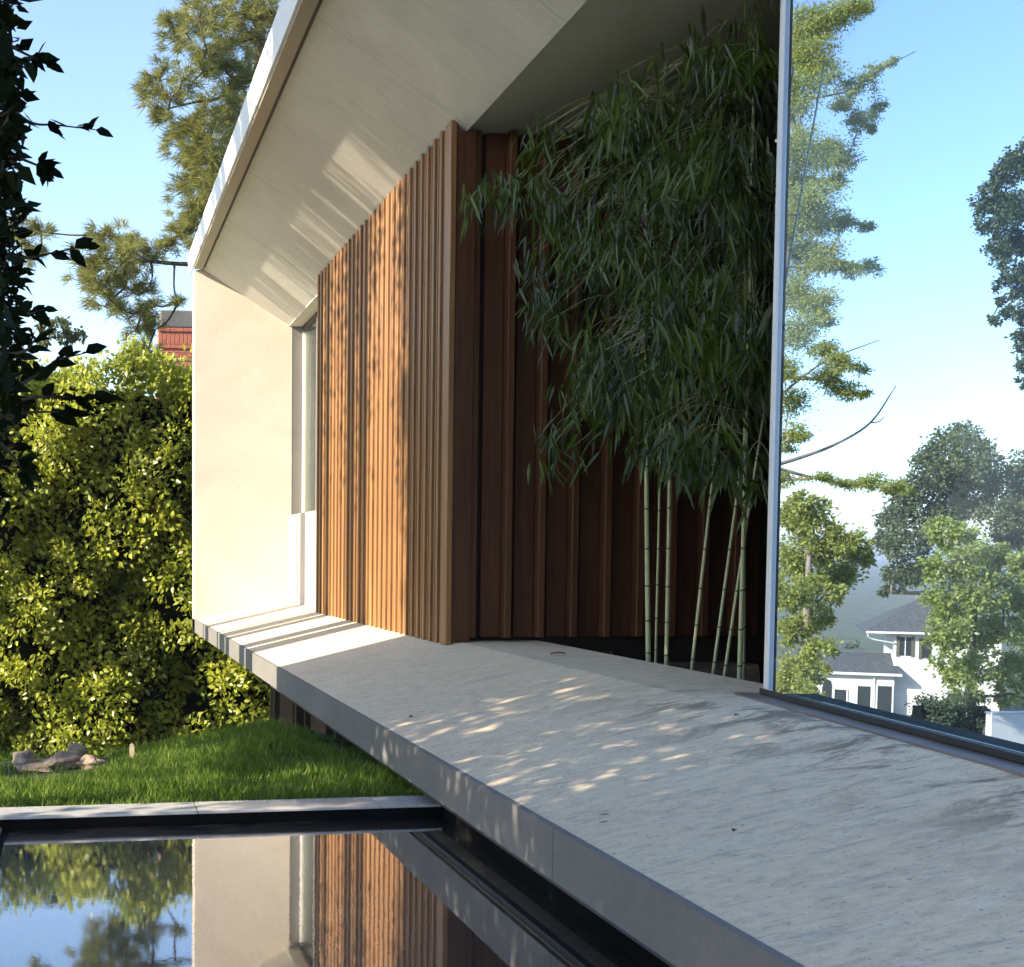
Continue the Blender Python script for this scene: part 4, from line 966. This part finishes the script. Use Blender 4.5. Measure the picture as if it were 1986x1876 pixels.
def shade_tree(name, label, x, stems, zc, crown, n, leaf=0.065):
    n = int(n*2.6)
    y = np.mean([q[0] for q in stems])
    root = empty(name, (x, y, -1.2), label, 'tree', 'trees left of the lawn')
    for (yy, tr) in stems:
        P = curve_pts([(x, yy, -1.3), (x+0.02, yy+0.01, 2), (x, yy-0.01, zc+crown[2]*0.6)], 6)
        tubes('trunk', [(P, np.linspace(tr, tr*0.8, 13))], M['bark_dark'], root, 9)
    C = np.array([x, y, zc]) + rand_dirs(n)*(rng.uniform(0, 1, n)**0.4)[:, None]*np.array([crown])
    C[:, 2] = np.where(rng.random(n) < 0.5, C[:, 2], np.maximum(C[:, 2], zc + (zc-C[:, 2])*0.9))
    L = rng.uniform(0.7, 1.3, n)*leaf
    V, Fc = leaves(C, rng.normal(size=C.shape), rng.normal(size=C.shape), L, L*0.34, 0.2, 0.2)
    link('crown', mesh_np('crown', V, Fc), M['leaf_dark'], root)
for stems, zc, cr, n, lab in [([(6.25, 0.10), (6.05, 0.12)], 5.6, (0.8, 0.6, 2.0), 1500, 'twin stemmed tree left of the lawn, out of frame, nearest the pool'),
                              ([(7.62, 0.20), (8.02, 0.17)], 5.7, (0.8, 0.8, 2.0), 1500, 'pair of thick trunks left of the lawn, out of frame'),
                              ([(8.95, 0.14), (9.33, 0.22), (9.68, 0.05)], 5.8, (0.8, 0.8, 1.8), 1300, 'triple stemmed tree left of the lawn, out of frame'),
                              ([(10.62, 0.17), (10.95, 0.04)], 6.3, (0.6, 0.35, 1.3), 500, 'slim trunked tree left of the lawn, out of frame, nearest the hedge')]:
    shade_tree('garden_tree', lab, -3.2, stems, zc, cr, n)

# ------------------------------------------------------------------ small debris on the slab
def on_slab(px, py):
    d = ray(px, py)
    # sloped part: z = ZS + s (x-XS)
    s = (ZC-ZS)/(XC-XS); Yd = (ZS - s*XS - EYE)/(d[2]-s*d[0])
    if d[0]*Yd > XC: Yd = (ZC-EYE)/d[2]
    return np.array([d[0]*Yd, Yd, EYE+d[2]*Yd])
def debris(name, px, py, L, wd, mat, lab, cat, rot=0.0, h=0.006):
    c = on_slab(px, py)
    V = []; n = 8
    for k2 in range(n+1):
        t = k2/n; w2 = wd*math.sin(math.pi*min(1, max(0.02, t*0.96+0.02)))
        zc = 0.003 + h*0.6*math.sin(t*math.pi*0.9)
        for sgn in (-1, 0, 1): V.append(((t-0.5)*L, sgn*w2, zc + abs(sgn)*h*0.6))
    Fd = [(3*i+j, 3*i+j+1, 3*i+j+4, 3*i+j+3) for i in range(n) for j in (0, 1)]
    me = mesh_py(name, V, Fd)
    o = link(name, me, mat, None, tuple(c)); o.rotation_euler = (0, 0, rot)
    sol = o.modifiers.new('thick', 'SOLIDIFY'); sol.thickness = 0.0015
    return tag(o, lab, cat, 'leaf litter on the slab')
debris('fallen_leaf', 1082, 1271, 0.085, 0.016, M['leaf_dry'], 'curled brown dead leaf on the floor before the timber screen', 'leaf', 0.1, 0.012)
debris('fallen_leaf', 1186, 1270, 0.022, 0.010, M['twig'], 'tiny dark leaf scrap at the planter edge by the bamboo', 'leaf', 0.5, 0.012)
debris('fallen_leaf', 797, 1393, 0.014, 0.007, M['twig'], 'small dark speck of leaf near the outer slab edge', 'leaf', 0.2, 0.008)
debris('fallen_leaf', 1424, 1615, 0.013, 0.005, M['twig'], 'small black leaf fragment in the middle of the bare slab', 'leaf', 0.7, 0.006)
debris('twig', 1172, 1582, 0.03, 0.0016, M['twig'], 'short dark twig lying near the middle of the slab edge', 'twig', 0.3, 0.0003)
debris('twig', 1170, 1597, 0.035, 0.0014, M['twig'], 'thinner twig just below the short dark twig on the slab', 'twig', 0.45, 0.0003)
debris('fallen_leaf', 1428, 1391, 0.02, 0.006, M['twig'], 'flat dark leaf scrap on the stained floor near the post', 'leaf', 0.3, 0.006)

# ------------------------------------------------------------------ haze over the valley
hz_m = bpy.data.materials.new('haze_air'); hz_m.use_nodes = True
hn = hz_m.node_tree.nodes; hn.remove(hn['Principled BSDF'])
pv = hn.new('ShaderNodeVolumePrincipled'); pv.inputs['Color'].default_value = (0.86, 0.92, 1.0, 1); pv.inputs['Density'].default_value = 0.0007
pv.inputs['Anisotropy'].default_value = 0.2
hz_m.node_tree.links.new(pv.outputs[0], hn['Material Output'].inputs['Volume'])
hb_ = box('haze', (-2800, -2800, -22), (2800, 2800, 16), hz_m)
tag(hb_, 'pale haze filling the air over the valley', 'haze', kind='stuff')
